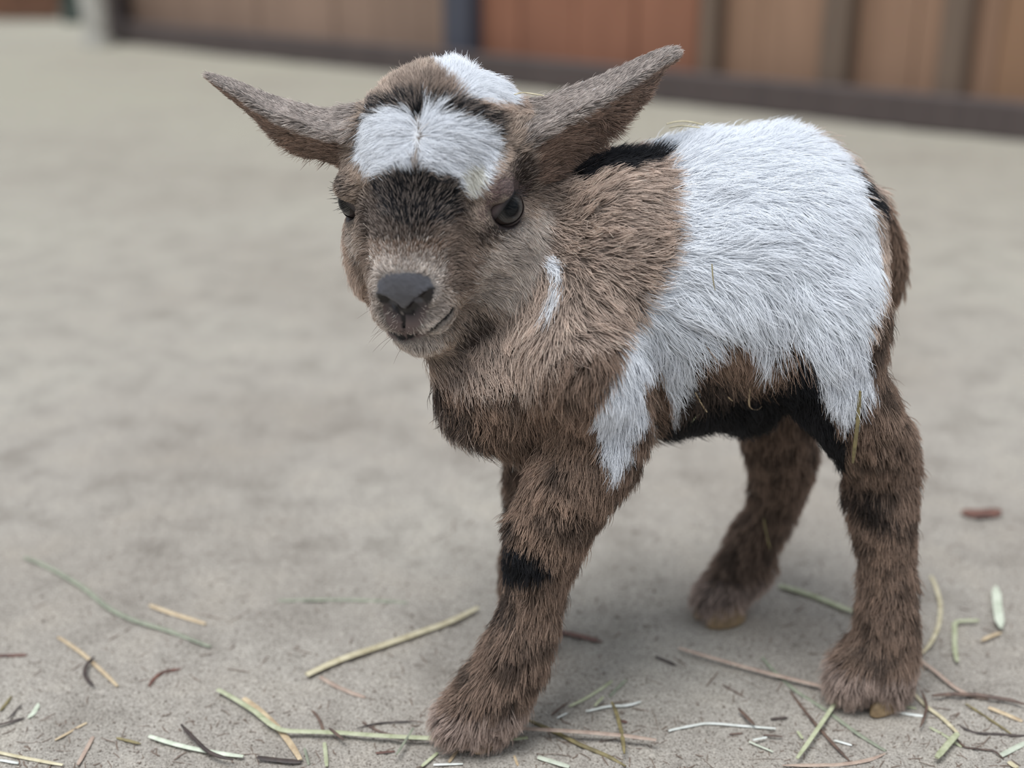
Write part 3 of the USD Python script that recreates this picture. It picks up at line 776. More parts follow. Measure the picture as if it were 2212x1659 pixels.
def bare(P):
    """Skin without hair: the nose, the inner lips and the eyes."""
    q = to_head(P)
    x, y, _ = proj(P)
    nose = inside(x, y, [(812, 640), (818, 606), (838, 592), (872, 588), (905, 592), (928, 599), (939, 625), (930, 650), (902, 668), (872, 677), (846, 668), (826, 656)]) & (q[:, 2] > 42)
    lips = inside(x, y, [(824, 657), (846, 669), (872, 678), (902, 669), (930, 652), (918, 690), (900, 716), (911, 714), (948, 696), (955, 700), (912, 727), (874, 738), (845, 730), (828, 714), (848, 718), (832, 690)]) & (q[:, 2] > 36)
    eye = np.zeros(len(P), bool)
    for s in (-1, 1):
        eye |= np.linalg.norm(q - EYES[s] - np.array([1.5 * s, 0, 1.5]), axis=1) < 8.0
    return nose, lips, eye


def line_distance(q, lines=None):
    """Millimetres to the nearest line of the muzzle."""
    d = np.full(len(q), 99.0)
    for line in lines or MUZZLE_LINES:
        for u, w in zip(line[:-1], line[1:]):
            a, b = np.array(u[:3]), np.array(w[:3])
            t = np.clip(((q - a) @ (b - a)) / ((b - a) @ (b - a)), 0, 1)
            d = np.minimum(d, np.linalg.norm(q - a - t[:, None] * (b - a), axis=1))
    return d


HAIRS = 225000


def grow_coat(v, f, n, g, rng):
    dist = np.stack([g[k] for k in GROUPS], 1)
    vreg = np.array([REGION[k] for k in GROUPS])[np.argmin(dist, 1)]
    # a leg's own coat starts below its upper joint
    A, B, C = v[f[:, 0]], v[f[:, 1]], v[f[:, 2]]
    fn = np.cross(B - A, C - A)
    area = np.linalg.norm(fn, axis=1) / 2
    cen = (A + B + C) / 3
    freg = vreg[f[:, 0]]
    face = ((CAM - cen) * n[f[:, 0]]).sum(1) / np.linalg.norm(CAM - cen, axis=1)
    w = np.where(face > -0.25, 1.0, 0.18)
    w *= np.array([1.0, 4.4, 2.8, 2.8, 1.5, 0.8, 1.5, 0.9, 1.0])[freg]
    w[cen[:, 2] < 0.0085] = 0
    nose, lips, eye = bare(cen)
    w[nose | eye] = 0
    w[lips] *= 0.10
    hd = freg == 1
    w[np.nonzero(hd)[0][line_distance(to_head(cen[hd])) < 1.5]] = 0
    p = area * w
    t = rng.choice(len(f), HAIRS, p=p / p.sum())
    u, s = rng.random(HAIRS), rng.random(HAIRS)
    k = u + s > 1
    u[k], s[k] = 1 - u[k], 1 - s[k]
    root = A[t] + u[:, None] * (B[t] - A[t]) + s[:, None] * (C[t] - A[t])
    N = n[f[t, 0]] * (1 - u - s)[:, None] + n[f[t, 1]] * u[:, None] + n[f[t, 2]] * s[:, None]
    N /= np.linalg.norm(N, axis=1, keepdims=True)
    reg = freg[t]
    # the way it lies
    M, far = mirrored(root)
    D = np.zeros((HAIRS, 3))
    L, lift, curl = np.zeros(HAIRS), np.zeros(HAIRS), np.zeros(HAIRS)
    for sel, pts, tab in (((reg == 0) | (reg == 8), M, FLOW_SIDE), ((reg >= 1) & (reg <= 3), root, FLOW_HEAD), ((reg >= 4) & (reg <= 7), root, FLOW_LEG)):
        x, y, _ = proj(pts[sel])
        d2, L[sel], lift[sel], curl[sel] = flow_at(x, y, tab)
        D[sel] = d2[:, :1] * RGT - d2[:, 1:] * UPV
    m = ((reg == 0) | (reg == 8)) & far
    D[m] -= 2 * (D[m] @ BODY_L)[:, None] * BODY_L
    m = (reg >= 4) & (reg <= 7)
    D[m] = 0.55 * D[m] / np.linalg.norm(D[m], axis=1, keepdims=True) + np.array([0, 0, -0.45])
    L[reg == 5] = np.minimum(L[reg == 5], 0.009)
    T = D - (D * N).sum(1)[:, None] * N
    T /= np.linalg.norm(T, axis=1, keepdims=True) + 1e-9
    S = np.cross(N, T)
    # waves in the lie, locks, single hairs
    sc = np.where((reg == 0) | (reg == 8), 70.0, 150.0)[:, None]
    wave = (meshkit.noise(root * sc, 11) - 0.5) * 1.5 + (meshkit.noise(root * sc * 2.7, 12) - 0.5) * 0.9
    ang = wave * np.clip(curl, 0.15, 1) + rng.normal(0, 0.16, HAIRS) + rng.normal(0, 0.5, HAIRS) * (rng.random(HAIRS) < 0.05)
    T = np.cos(ang)[:, None] * T + np.sin(ang)[:, None] * S
    L *= (0.62 + 0.55 * rng.random(HAIRS)) * (0.85 + 0.3 * meshkit.noise(root * 90, 14))
    eyed = np.min([np.linalg.norm(to_head(root) - EYES[q], axis=1) for q in (-1, 1)], 0)
    L *= np.where(reg == 1, np.clip((eyed - 7.5) / 9.0, 0.22, 1), 1)
    k = np.nonzero(reg == 1)[0]
    mouth = line_distance(to_head(root[k]))
    L[k] *= np.clip(mouth / 6.0, 0.30, 1)
    lift = lift * np.where((reg >= 4) & (reg <= 7), 1.25, 1.0) * np.where(rng.random(HAIRS) < 0.06, 1.8, 1.0) * (0.75 + 0.5 * meshkit.noise(root * 120, 15)) * (0.8 + 0.4 * rng.random(HAIRS))
    K = 4
    pts = np.zeros((HAIRS, K, 3))
    pts[:, 0] = root - N * 0.0004
    phase = rng.random(HAIRS) * 6.283
    for j in range(1, K):
        r = (j - 0.5) / (K - 1)
        phi = lift * (1.15 - 0.95 * r)
        bend = 0.32 * curl * np.sin(phase + 4.5 * r)
        step = np.cos(phi)[:, None] * T + np.sin(phi)[:, None] * N + bend[:, None] * S
        step /= np.linalg.norm(step, axis=1, keepdims=True)
        pts[:, j] = pts[:, j - 1] + step * (L / (K - 1))[:, None]
    # locks: the tips of neighbours are drawn together
    guides = rng.choice(HAIRS, HAIRS // 12, replace=False)
    _, gi = cKDTree(root[guides]).query(root)
    gi = guides[gi]
    same = (reg[gi] == reg) & ((N * N[gi]).sum(1) > 0.6)
    amount = np.where(same, np.clip(0.10 + 0.62 * meshkit.noise(root * 110, 17), 0, 0.66), 0.0) * np.clip(L / 0.007, 0.3, 1)
    tip = pts[gi] - root[gi][:, None] + (root + (root[gi] - root) * 0.55)[:, None]
    for j in range(1, K):
        c = (amount * (j / (K - 1)) ** 1.2)[:, None]
        pts[:, j] = pts[:, j] * (1 - c) + tip[:, j] * c
    pts[..., 2] = np.maximum(pts[..., 2], 0.0012)
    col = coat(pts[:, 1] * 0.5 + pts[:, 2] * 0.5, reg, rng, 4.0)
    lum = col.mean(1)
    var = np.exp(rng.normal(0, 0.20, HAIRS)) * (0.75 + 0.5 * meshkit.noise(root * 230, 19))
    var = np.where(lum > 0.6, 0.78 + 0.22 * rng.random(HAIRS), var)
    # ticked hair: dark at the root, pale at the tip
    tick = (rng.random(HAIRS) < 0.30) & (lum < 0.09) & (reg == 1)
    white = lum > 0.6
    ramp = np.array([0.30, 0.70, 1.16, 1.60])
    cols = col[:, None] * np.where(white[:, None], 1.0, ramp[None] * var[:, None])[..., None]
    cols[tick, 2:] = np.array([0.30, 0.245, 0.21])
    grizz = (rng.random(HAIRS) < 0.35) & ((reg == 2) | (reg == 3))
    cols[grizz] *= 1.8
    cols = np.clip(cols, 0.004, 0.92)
    wid = np.where(reg == 1, 0.00018, np.where((reg == 2) | (reg == 3), 0.00018, 0.00025))[:, None] * np.array([1.0, 0.95, 0.72, 0.25]) * (0.8 + 0.4 * rng.random(HAIRS))[:, None]
    return pts, cols, wid, reg, vreg


def hair_prim(path, pts, cols, wid, mat):
    c = UsdGeom.BasisCurves.Define(stage, path)
    c.CreateTypeAttr("cubic")
    c.CreateBasisAttr("catmullRom")
    c.CreateWrapAttr("pinned")
    n, k = pts.shape[:2]
    c.CreateCurveVertexCountsAttr(Vt.IntArray.FromNumpy(np.full(n, k, np.int32)))
    c.CreatePointsAttr(Vt.Vec3fArray.FromNumpy(pts.reshape(-1, 3).astype(np.float32)))
    c.CreateWidthsAttr(Vt.FloatArray.FromNumpy(wid.reshape(-1).astype(np.float32)))
    c.SetWidthsInterpolation("vertex")
    UsdGeom.PrimvarsAPI(c).CreatePrimvar("coat", Sdf.ValueTypeNames.Color3fArray, "vertex").Set(Vt.Vec3fArray.FromNumpy(cols.reshape(-1, 3).astype(np.float32)))
    UsdShade.MaterialBindingAPI.Apply(c.GetPrim()).Bind(mat)
    return c.GetPrim()


def tint(prim, cols, name="coat"):
    UsdGeom.PrimvarsAPI(prim).CreatePrimvar(name, Sdf.ValueTypeNames.Color3fArray, "vertex").Set(Vt.Vec3fArray.FromNumpy(np.asarray(cols, np.float32)))
# ------------------------------------------------------------------ the kid, put together
rng = np.random.default_rng(21)
kv, kf, kn, kg = build_kid()
hair_pts, hair_col, hair_wid, hair_reg, kreg = grow_coat(kv, kf, kn, kg, rng)

skin_mat = usdkit.material(stage, "/World/Looks/skin", {
    "a": ("attribute", {"attribute": "coat"}), "w": ("attribute", {"attribute": "wet"}), "g": ("geometry", {}), "n": ("noise_texture", {"scale": 900, "detail": 3}), "b": ("bump", {"strength": 0.35, "distance": 0.0004}),
    "ro": ("map_range", {"from_min": 0, "from_max": 1, "to_min": 0.8, "to_max": 0.38}), "p": ("principled_bsdf", {"specular_ior_level": 0.4})},
    [("a.color", "p.base_color"), ("g.position", "n.vector"), ("n.fac", "b.height"), ("b.normal", "p.normal"), ("w.fac", "ro.value"), ("ro.result", "p.roughness")], surface="p.BSDF")
fur_mat = usdkit.material(stage, "/World/Looks/fur", {
    "a": ("attribute", {"attribute": "coat"}), "p": ("principled_bsdf", {"roughness": 0.55, "specular_ior_level": 0.35}), "t": ("translucent_bsdf", {}), "m": ("mix_closure", {"fac": 0.25})},
    [("a.color", "p.base_color"), ("a.color", "t.color"), ("p.BSDF", "m.closure1"), ("t.BSDF", "m.closure2")], surface="m.closure")

KID_AT = np.array([0.08, 0.53, 0.0])
kid = thing("goat_kid", "brown and white newborn goat kid with black belly standing on the sandy ground", "goat", KID_AT)
base = coat(kv, kreg, np.random.default_rng(4), 1.0)
nose, lips, eye = bare(kv)
skin_col = np.where((base.mean(1) > 0.6)[:, None], base * 0.75, base * 0.36)
skin_col[nose] = np.array([0.068, 0.067, 0.074]) * (0.75 + 0.5 * meshkit.noise(kv[nose] * 900, 8))[:, None]
qh = to_head(kv)
low = lips | (nose & (line_distance(qh) < 9) & (proj(kv)[1] > 640 + np.abs(proj(kv)[0] - 872) * -0.62 + 36))
t_ = np.clip((line_distance(qh[low], MUZZLE_LINES[:2]) - 0.8) / 6.0, 0, 1)[:, None]
skin_col[low] = np.array([0.022, 0.020, 0.023]) * (1 - t_) + np.array([0.115, 0.084, 0.078]) * t_
for line in MUZZLE_LINES:
    for u, w_ in zip(line[:-1], line[1:]):
        a_, b_ = np.array(u[:3]), np.array(w_[:3])
        t_ = np.clip(((qh - a_) @ (b_ - a_)) / ((b_ - a_) @ (b_ - a_)), 0, 1)
        skin_col[np.linalg.norm(qh - a_ - t_[:, None] * (b_ - a_), axis=1) < 0.15 + 0.5 * (u[3] + w_[3]) * 1.1] = (0.008, 0.006, 0.006)
skin_col[eye] = (0.035, 0.026, 0.026)
wet = (nose | eye).astype(float)
body = part(kid, "body", (kv, kf), skin_mat, True, KID_AT)
tint(body, skin_col)
UsdGeom.PrimvarsAPI(body).CreatePrimvar("wet", Sdf.ValueTypeNames.FloatArray, "vertex").Set(Vt.FloatArray.FromNumpy(wet.astype(np.float32)))

FUR_PARTS = [("trunk_fur", 0, None), ("head_fur", 1, None), ("ear_fur", 2, None), ("ear_fur", 3, None), ("leg_fur", 4, None), ("leg_fur", 5, None), ("leg_fur", 6, None), ("leg_fur", 7, None), ("tail_fur", 8, None)]
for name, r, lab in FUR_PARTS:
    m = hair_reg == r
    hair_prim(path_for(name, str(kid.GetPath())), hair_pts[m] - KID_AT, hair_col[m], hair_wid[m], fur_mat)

# eyes: ball, lids, lashes
eye_mat = usdkit.material(stage, "/World/Looks/eyeball", {"a": ("attribute", {"attribute": "coat"}), "p": ("principled_bsdf", {"roughness": 0.07, "specular_ior_level": 0.16})}, [("a.color", "p.base_color")], surface="p.BSDF")
lid_mat = usdkit.material(stage, "/World/Looks/eyelid", {"a": ("attribute", {"attribute": "coat"}), "g": ("geometry", {}), "n": ("noise_texture", {"scale": 1500, "detail": 3}), "b": ("bump", {"strength": 0.4, "distance": 0.0003}), "p": ("principled_bsdf", {"roughness": 0.5})},
                         [("a.color", "p.base_color"), ("g.position", "n.vector"), ("n.fac", "b.height"), ("b.normal", "p.normal")], surface="p.BSDF")


def lid_mesh(frame, c, sign, r):
    """One lid: a shell on the ball from the slit's edge back over it, in head millimetres."""
    ax, up, out = frame
    lon = np.linspace(-1.45, 1.45, 25)
    V = []
    rows = 9
    for j in range(rows):
        for l in lon:
            edge = (0.60 if sign > 0 else 0.72) * math.cos(l * 1.03) ** 0.8 if abs(l * 1.03) < 1.57 else 0.0
            el = edge + (1.30 - edge) * j / (rows - 1)
            rr = r + 0.35 * min(1.0, j / 2.0) - 1.6 * max(0, (j - 3) / 5)
            V.append(c + rr * (math.cos(el) * (math.cos(l) * out + math.sin(l) * ax) + sign * math.sin(el) * up))
    n = len(lon)
    i, j = np.meshgrid(np.arange(rows - 1), np.arange(n - 1), indexing="ij")
    q = np.stack([i * n + j, i * n + j + 1, (i + 1) * n + j + 1, (i + 1) * n + j], -1).reshape(-1, 4)
    if sign < 0:
        q = q[:, ::-1]
    return np.array(V), q, np.repeat(np.arange(rows), n)


for s in (1, -1):
    out = unit((0.80 * s, 0.22, 0.56))
    ax = np.array([0.55 * s, 0.42, -0.72])                 # inner corner to outer corner
    ax = unit(ax - (ax @ out) * out)
    up = np.cross(ax, out)
    up = up if up[1] > 0 else -up
    frame = (ax, up, out)
    c = EYES[s]
    b = trimesh.creation.icosphere(5, 1.0)
    d = np.array(b.vertices)
    gaze = unit((0.64 * s, 0.34, 0.69)) if s > 0 else out
    ca = d @ gaze
    bulge = np.clip((ca - 0.80) / 0.2, 0, 1)
    vv = c + d * (EYE_R * (1 + 0.04 * bulge))[:, None]
    gx_ = unit(ax - (ax @ gaze) * gaze)
    gy_ = np.cross(gaze, gx_)
    col = np.tile((0.030, 0.022, 0.02), (len(d), 1)).astype(float)
    rad = np.hypot(d @ gx_, d @ gy_)
    iris = (ca > 0) & (rad < 0.78)
    col[iris] = np.array([0.060, 0.056, 0.052])[None] * (0.75 + 0.5 * meshkit.noise(d[iris] * 14, 2))[:, None]
    pup = np.clip((0.56 - np.hypot((d @ gx_) / 1.08, (d @ gy_) / 0.92)) / 0.20, 0, 1)[:, None] * (ca > 0)[:, None]
    col = col * (1 - pup) + np.array([0.004, 0.005, 0.006]) * pup
    wv = HO + vv @ HR * HS
    eye_prim = part(kid, "eye", (wv, np.array(b.faces)), eye_mat, True, KID_AT)
    tint(eye_prim, col)
    for sign in (1, -1):
        V, q, row = lid_mesh(frame, c, sign, EYE_R + 0.35)
        t = np.clip((row - 0.5) / 3.0, 0, 1)[:, None]
        lc = np.array([0.014, 0.011, 0.012]) * (1 - t) + (np.array([0.125, 0.092, 0.09]) if sign > 0 else np.array([0.085, 0.06, 0.055])) * t
        f3 = np.vstack([q[:, [0, 1, 2]], q[:, [0, 2, 3]]])
        lp = part(eye_prim, "eyelid", (HO + V @ HR * HS, f3), lid_mat, True, KID_AT)
        tint(lp, lc)
    lash_pts = []
    for l in np.linspace(-0.9, 1.2, 26):
        e = 0.60 * math.cos(l * 1.03) ** 0.8
        p0 = c + (EYE_R + 0.8) * (math.cos(e) * (math.cos(l) * out + math.sin(l) * ax) + math.sin(e) * up)
        dirn = unit(out * 0.8 + ax * 0.3 * math.sin(l) - up * 0.15 + rng.normal(0, 0.12, 3))
        ln = rng.uniform(4.0, 6.5)
        lash_pts.append([HO + (p0 + dirn * ln * t + up * (-1.2 * t + 1.6 * t * t)) @ HR * HS for t in (0, 0.33, 0.66, 1)])
    lash_pts = np.array(lash_pts)
    hair_prim(path_for("eyelashes", str(eye_prim.GetPath())), lash_pts - KID_AT, np.full((len(lash_pts), 4, 3), 0.012), np.tile([0.00022, 0.0002, 0.00015, 0.00006], (len(lash_pts), 1)), fur_mat)

# whiskers on the lips and chin
wp = []
for _ in range(34):
    s = rng.choice((-1, 1))
    a = np.array([rng.uniform(7, 15) * s, rng.uniform(-42, -18), rng.uniform(36, 52)])
    dirn = unit((0.8 * s + rng.normal(0, 0.2), -0.45 + rng.normal(0, 0.2), 0.25 + rng.normal(0, 0.2)))
    ln = rng.uniform(9, 17)
    wp.append([HO + (a + dirn * ln * t - np.array([0, 3.0, 1.5]) * t * t) @ HR * HS for t in (0, 0.33, 0.66, 1)])
wp = np.array(wp)
hair_prim(path_for("whiskers", str(kid.GetPath())), wp - KID_AT, np.tile(np.array([0.16, 0.13, 0.11]), (len(wp), 4, 1)), np.tile([0.00014, 0.00012, 0.0001, 0.00005], (len(wp), 1)), fur_mat)

# hooves: two claws to a foot
hoof_mat = usdkit.material(stage, "/World/Looks/hoof", {"g": ("geometry", {}), "n": ("noise_texture", {"scale": 260, "detail": 4}), "r": ("rgb_ramp", {"ramp": [(0.3, lin(100, 82, 60)), (0.6, lin(138, 116, 86)), (0.8, lin(160, 138, 106))]}), "b": ("bump", {"strength": 0.4, "distance": 0.0005}), "p": ("principled_bsdf", {"roughness": 0.5})},
                          [("g.position", "n.vector"), ("n.fac", "r.fac"), ("r.color", "p.base_color"), ("n.fac", "b.height"), ("b.normal", "p.normal")], surface="p.BSDF")


def claw(at, yaw, side, scale=1.0):
    m = trimesh.creation.icosphere(3, 1.0)
    v = np.array(m.vertices)
    x, y, z = v.T
    L, W, H = 0.0125, 0.0062, 0.0115
    taper = 1 - 0.38 * np.clip((x + 0.2) / 1.2, 0, 1)
    X = np.sign(x) * np.abs(x) ** 0.9 * L
    Y = (y * taper * W) - side * 0.0016 * np.clip(x, 0, 1) ** 2
    Z = np.where(z > 0, z * H * (1 - 0.35 * np.clip(x, 0, 1)), np.maximum(z, -0.45) * 0.004)
    Z = Z - Z.min() + 0.0004
    p = np.stack([X, Y + side * 0.0066, Z], 1) * scale
    c, s_ = math.cos(yaw), math.sin(yaw)
    p = np.stack([p[:, 0] * c - p[:, 1] * s_, p[:, 0] * s_ + p[:, 1] * c, p[:, 2]], 1) + at
    return trimesh.Trimesh(p, m.faces, process=False)


for ft, d, sc in ((FEET[0], (-0.45, -0.89), 1.05), (FEET[1], (-0.9, -0.4), 0.95), (FEET[2], (-0.62, -0.78), 1.05), (FEET[3], (-0.85, -0.5), 1.0)):
    yaw = math.atan2(d[1], d[0])
    for side in (-1, 1):
        part(kid, "hoof", claw(np.array([ft[0], ft[1], 0.0]) + np.array([d[0], d[1], 0]) * 0.001, yaw, side, sc), hoof_mat, True, KID_AT)
# ------------------------------------------------------------------ straw, hay and other litter
def stalk_mat(name, a, b, rough=0.6):
    return usdkit.material(stage, f"/World/Looks/{name}", {
        "g": ("geometry", {}), "n": ("noise_texture", {"scale": 190, "detail": 4, "roughness": 0.65}), "r": ("rgb_ramp", {"ramp": [(0.3, lin(*b)), (0.62, lin(*a))]}), "oi": ("object_info", {}),
        "v": ("map_range", {"from_min": 0, "from_max": 1, "to_min": 0.86, "to_max": 1.12}), "h": ("hsv", {}), "p": ("principled_bsdf", {"roughness": rough})},
        [("g.position", "n.vector"), ("n.fac", "r.fac"), ("oi.random", "v.value"), ("v.result", "h.value"), ("r.color", "h.color"), ("h.color", "p.base_color")], surface="p.BSDF")


STALK = {"G": stalk_mat("green_stalk", (178, 180, 150), (144, 148, 114)), "W": stalk_mat("bleached_stalk", (214, 216, 210), (184, 186, 176)), "T": stalk_mat("tan_stalk", (196, 176, 144), (156, 134, 106)), "Y": stalk_mat("yellow_stalk", (204, 194, 164), (166, 154, 122)),
         "B": stalk_mat("brown_stem", (104, 84, 72), (64, 50, 44)), "D": stalk_mat("dark_stem", (70, 58, 52), (40, 32, 30)), "P": stalk_mat("pinkish_stalk", (176, 156, 140), (148, 126, 112)), "S": stalk_mat("grey_green_stalk", (140, 144, 124), (108, 112, 96)),
         "L": stalk_mat("pale_blue_green_leaf", (196, 200, 182), (166, 172, 152)), "R": stalk_mat("red_brown_bark", (110, 76, 64), (70, 48, 42)), "O": stalk_mat("olive_stem", (136, 124, 84), (94, 84, 58))}


def stalk_mesh(P, w, flat=0.5, taper=(0.8, 0.7)):
    """A slightly flattened stalk along the points P with widths w."""
    P = np.asarray(P, float)
    n, k = len(P), 7
    t = np.gradient(P, axis=0)
    t /= np.linalg.norm(t, axis=1, keepdims=True)
    side = np.cross(t, (0, 0, 1.0))
    side /= np.linalg.norm(side, axis=1, keepdims=True) + 1e-9
    up = np.cross(side, t)
    s = np.linspace(0, 1, n)
    prof = np.minimum(1, np.minimum(taper[0] + s * 6 * (1 - taper[0]), taper[1] + (1 - s) * 6 * (1 - taper[1])))
    a = np.arange(k) * 2 * np.pi / k
    r = (w / 2 * prof)[:, None, None]
    V = (P[:, None] + r * (np.cos(a)[None, :, None] * side[:, None] + flat * np.sin(a)[None, :, None] * up[:, None])).reshape(-1, 3)
    F = []
    for i in range(n - 1):
        for j in range(k):
            F.append([i * k + j, i * k + (j + 1) % k, (i + 1) * k + (j + 1) % k, (i + 1) * k + j])
    F = np.array(F)
    F = np.vstack([F[:, [0, 1, 2]], F[:, [0, 2, 3]]])
    c0, c1 = len(V), len(V) + 1
    V = np.vstack([V, P[:1], P[-1:]])
    caps = [[c0, (j + 1) % k, j] for j in range(k)] + [[c1, (n - 1) * k + j, (n - 1) * k + (j + 1) % k] for j in range(k)]
    return V, np.vstack([F, caps])


def lay(px, wpx, lift=0.0, arch=None):
    """A stalk traced on the ground: picture points and width; lift in widths; arch gives heights in mm along it."""
    from scipy.interpolate import PchipInterpolator
    px = np.asarray(px, float)
    g = np.array([at_ground(*p) for p in px])
    t = np.concatenate([[0], np.cumsum(np.linalg.norm(np.diff(g, axis=0), axis=1))])
    m = max(9, 6 * (len(px) - 1) + 1)
    tt = np.linspace(0, t[-1], m)
    G = np.stack([PchipInterpolator(t, g[:, k])(tt) for k in range(3)], 1)
    w = wpx * np.mean((G - CAM) @ FWD) / FPX
    h = np.zeros(m) if arch is None else PchipInterpolator(t, np.asarray(arch, float))(tt) * 0.001
    gz = ground_z(G[:, 0], G[:, 1])
    k = np.minimum(2, m - 1)
    gz = np.convolve(np.pad(gz, k, mode="edge"), np.ones(2 * k + 1) / (2 * k + 1), "valid")
    G[:, 2] = np.maximum(gz, 0.0) + w * (0.22 + lift) + h
    return G, w


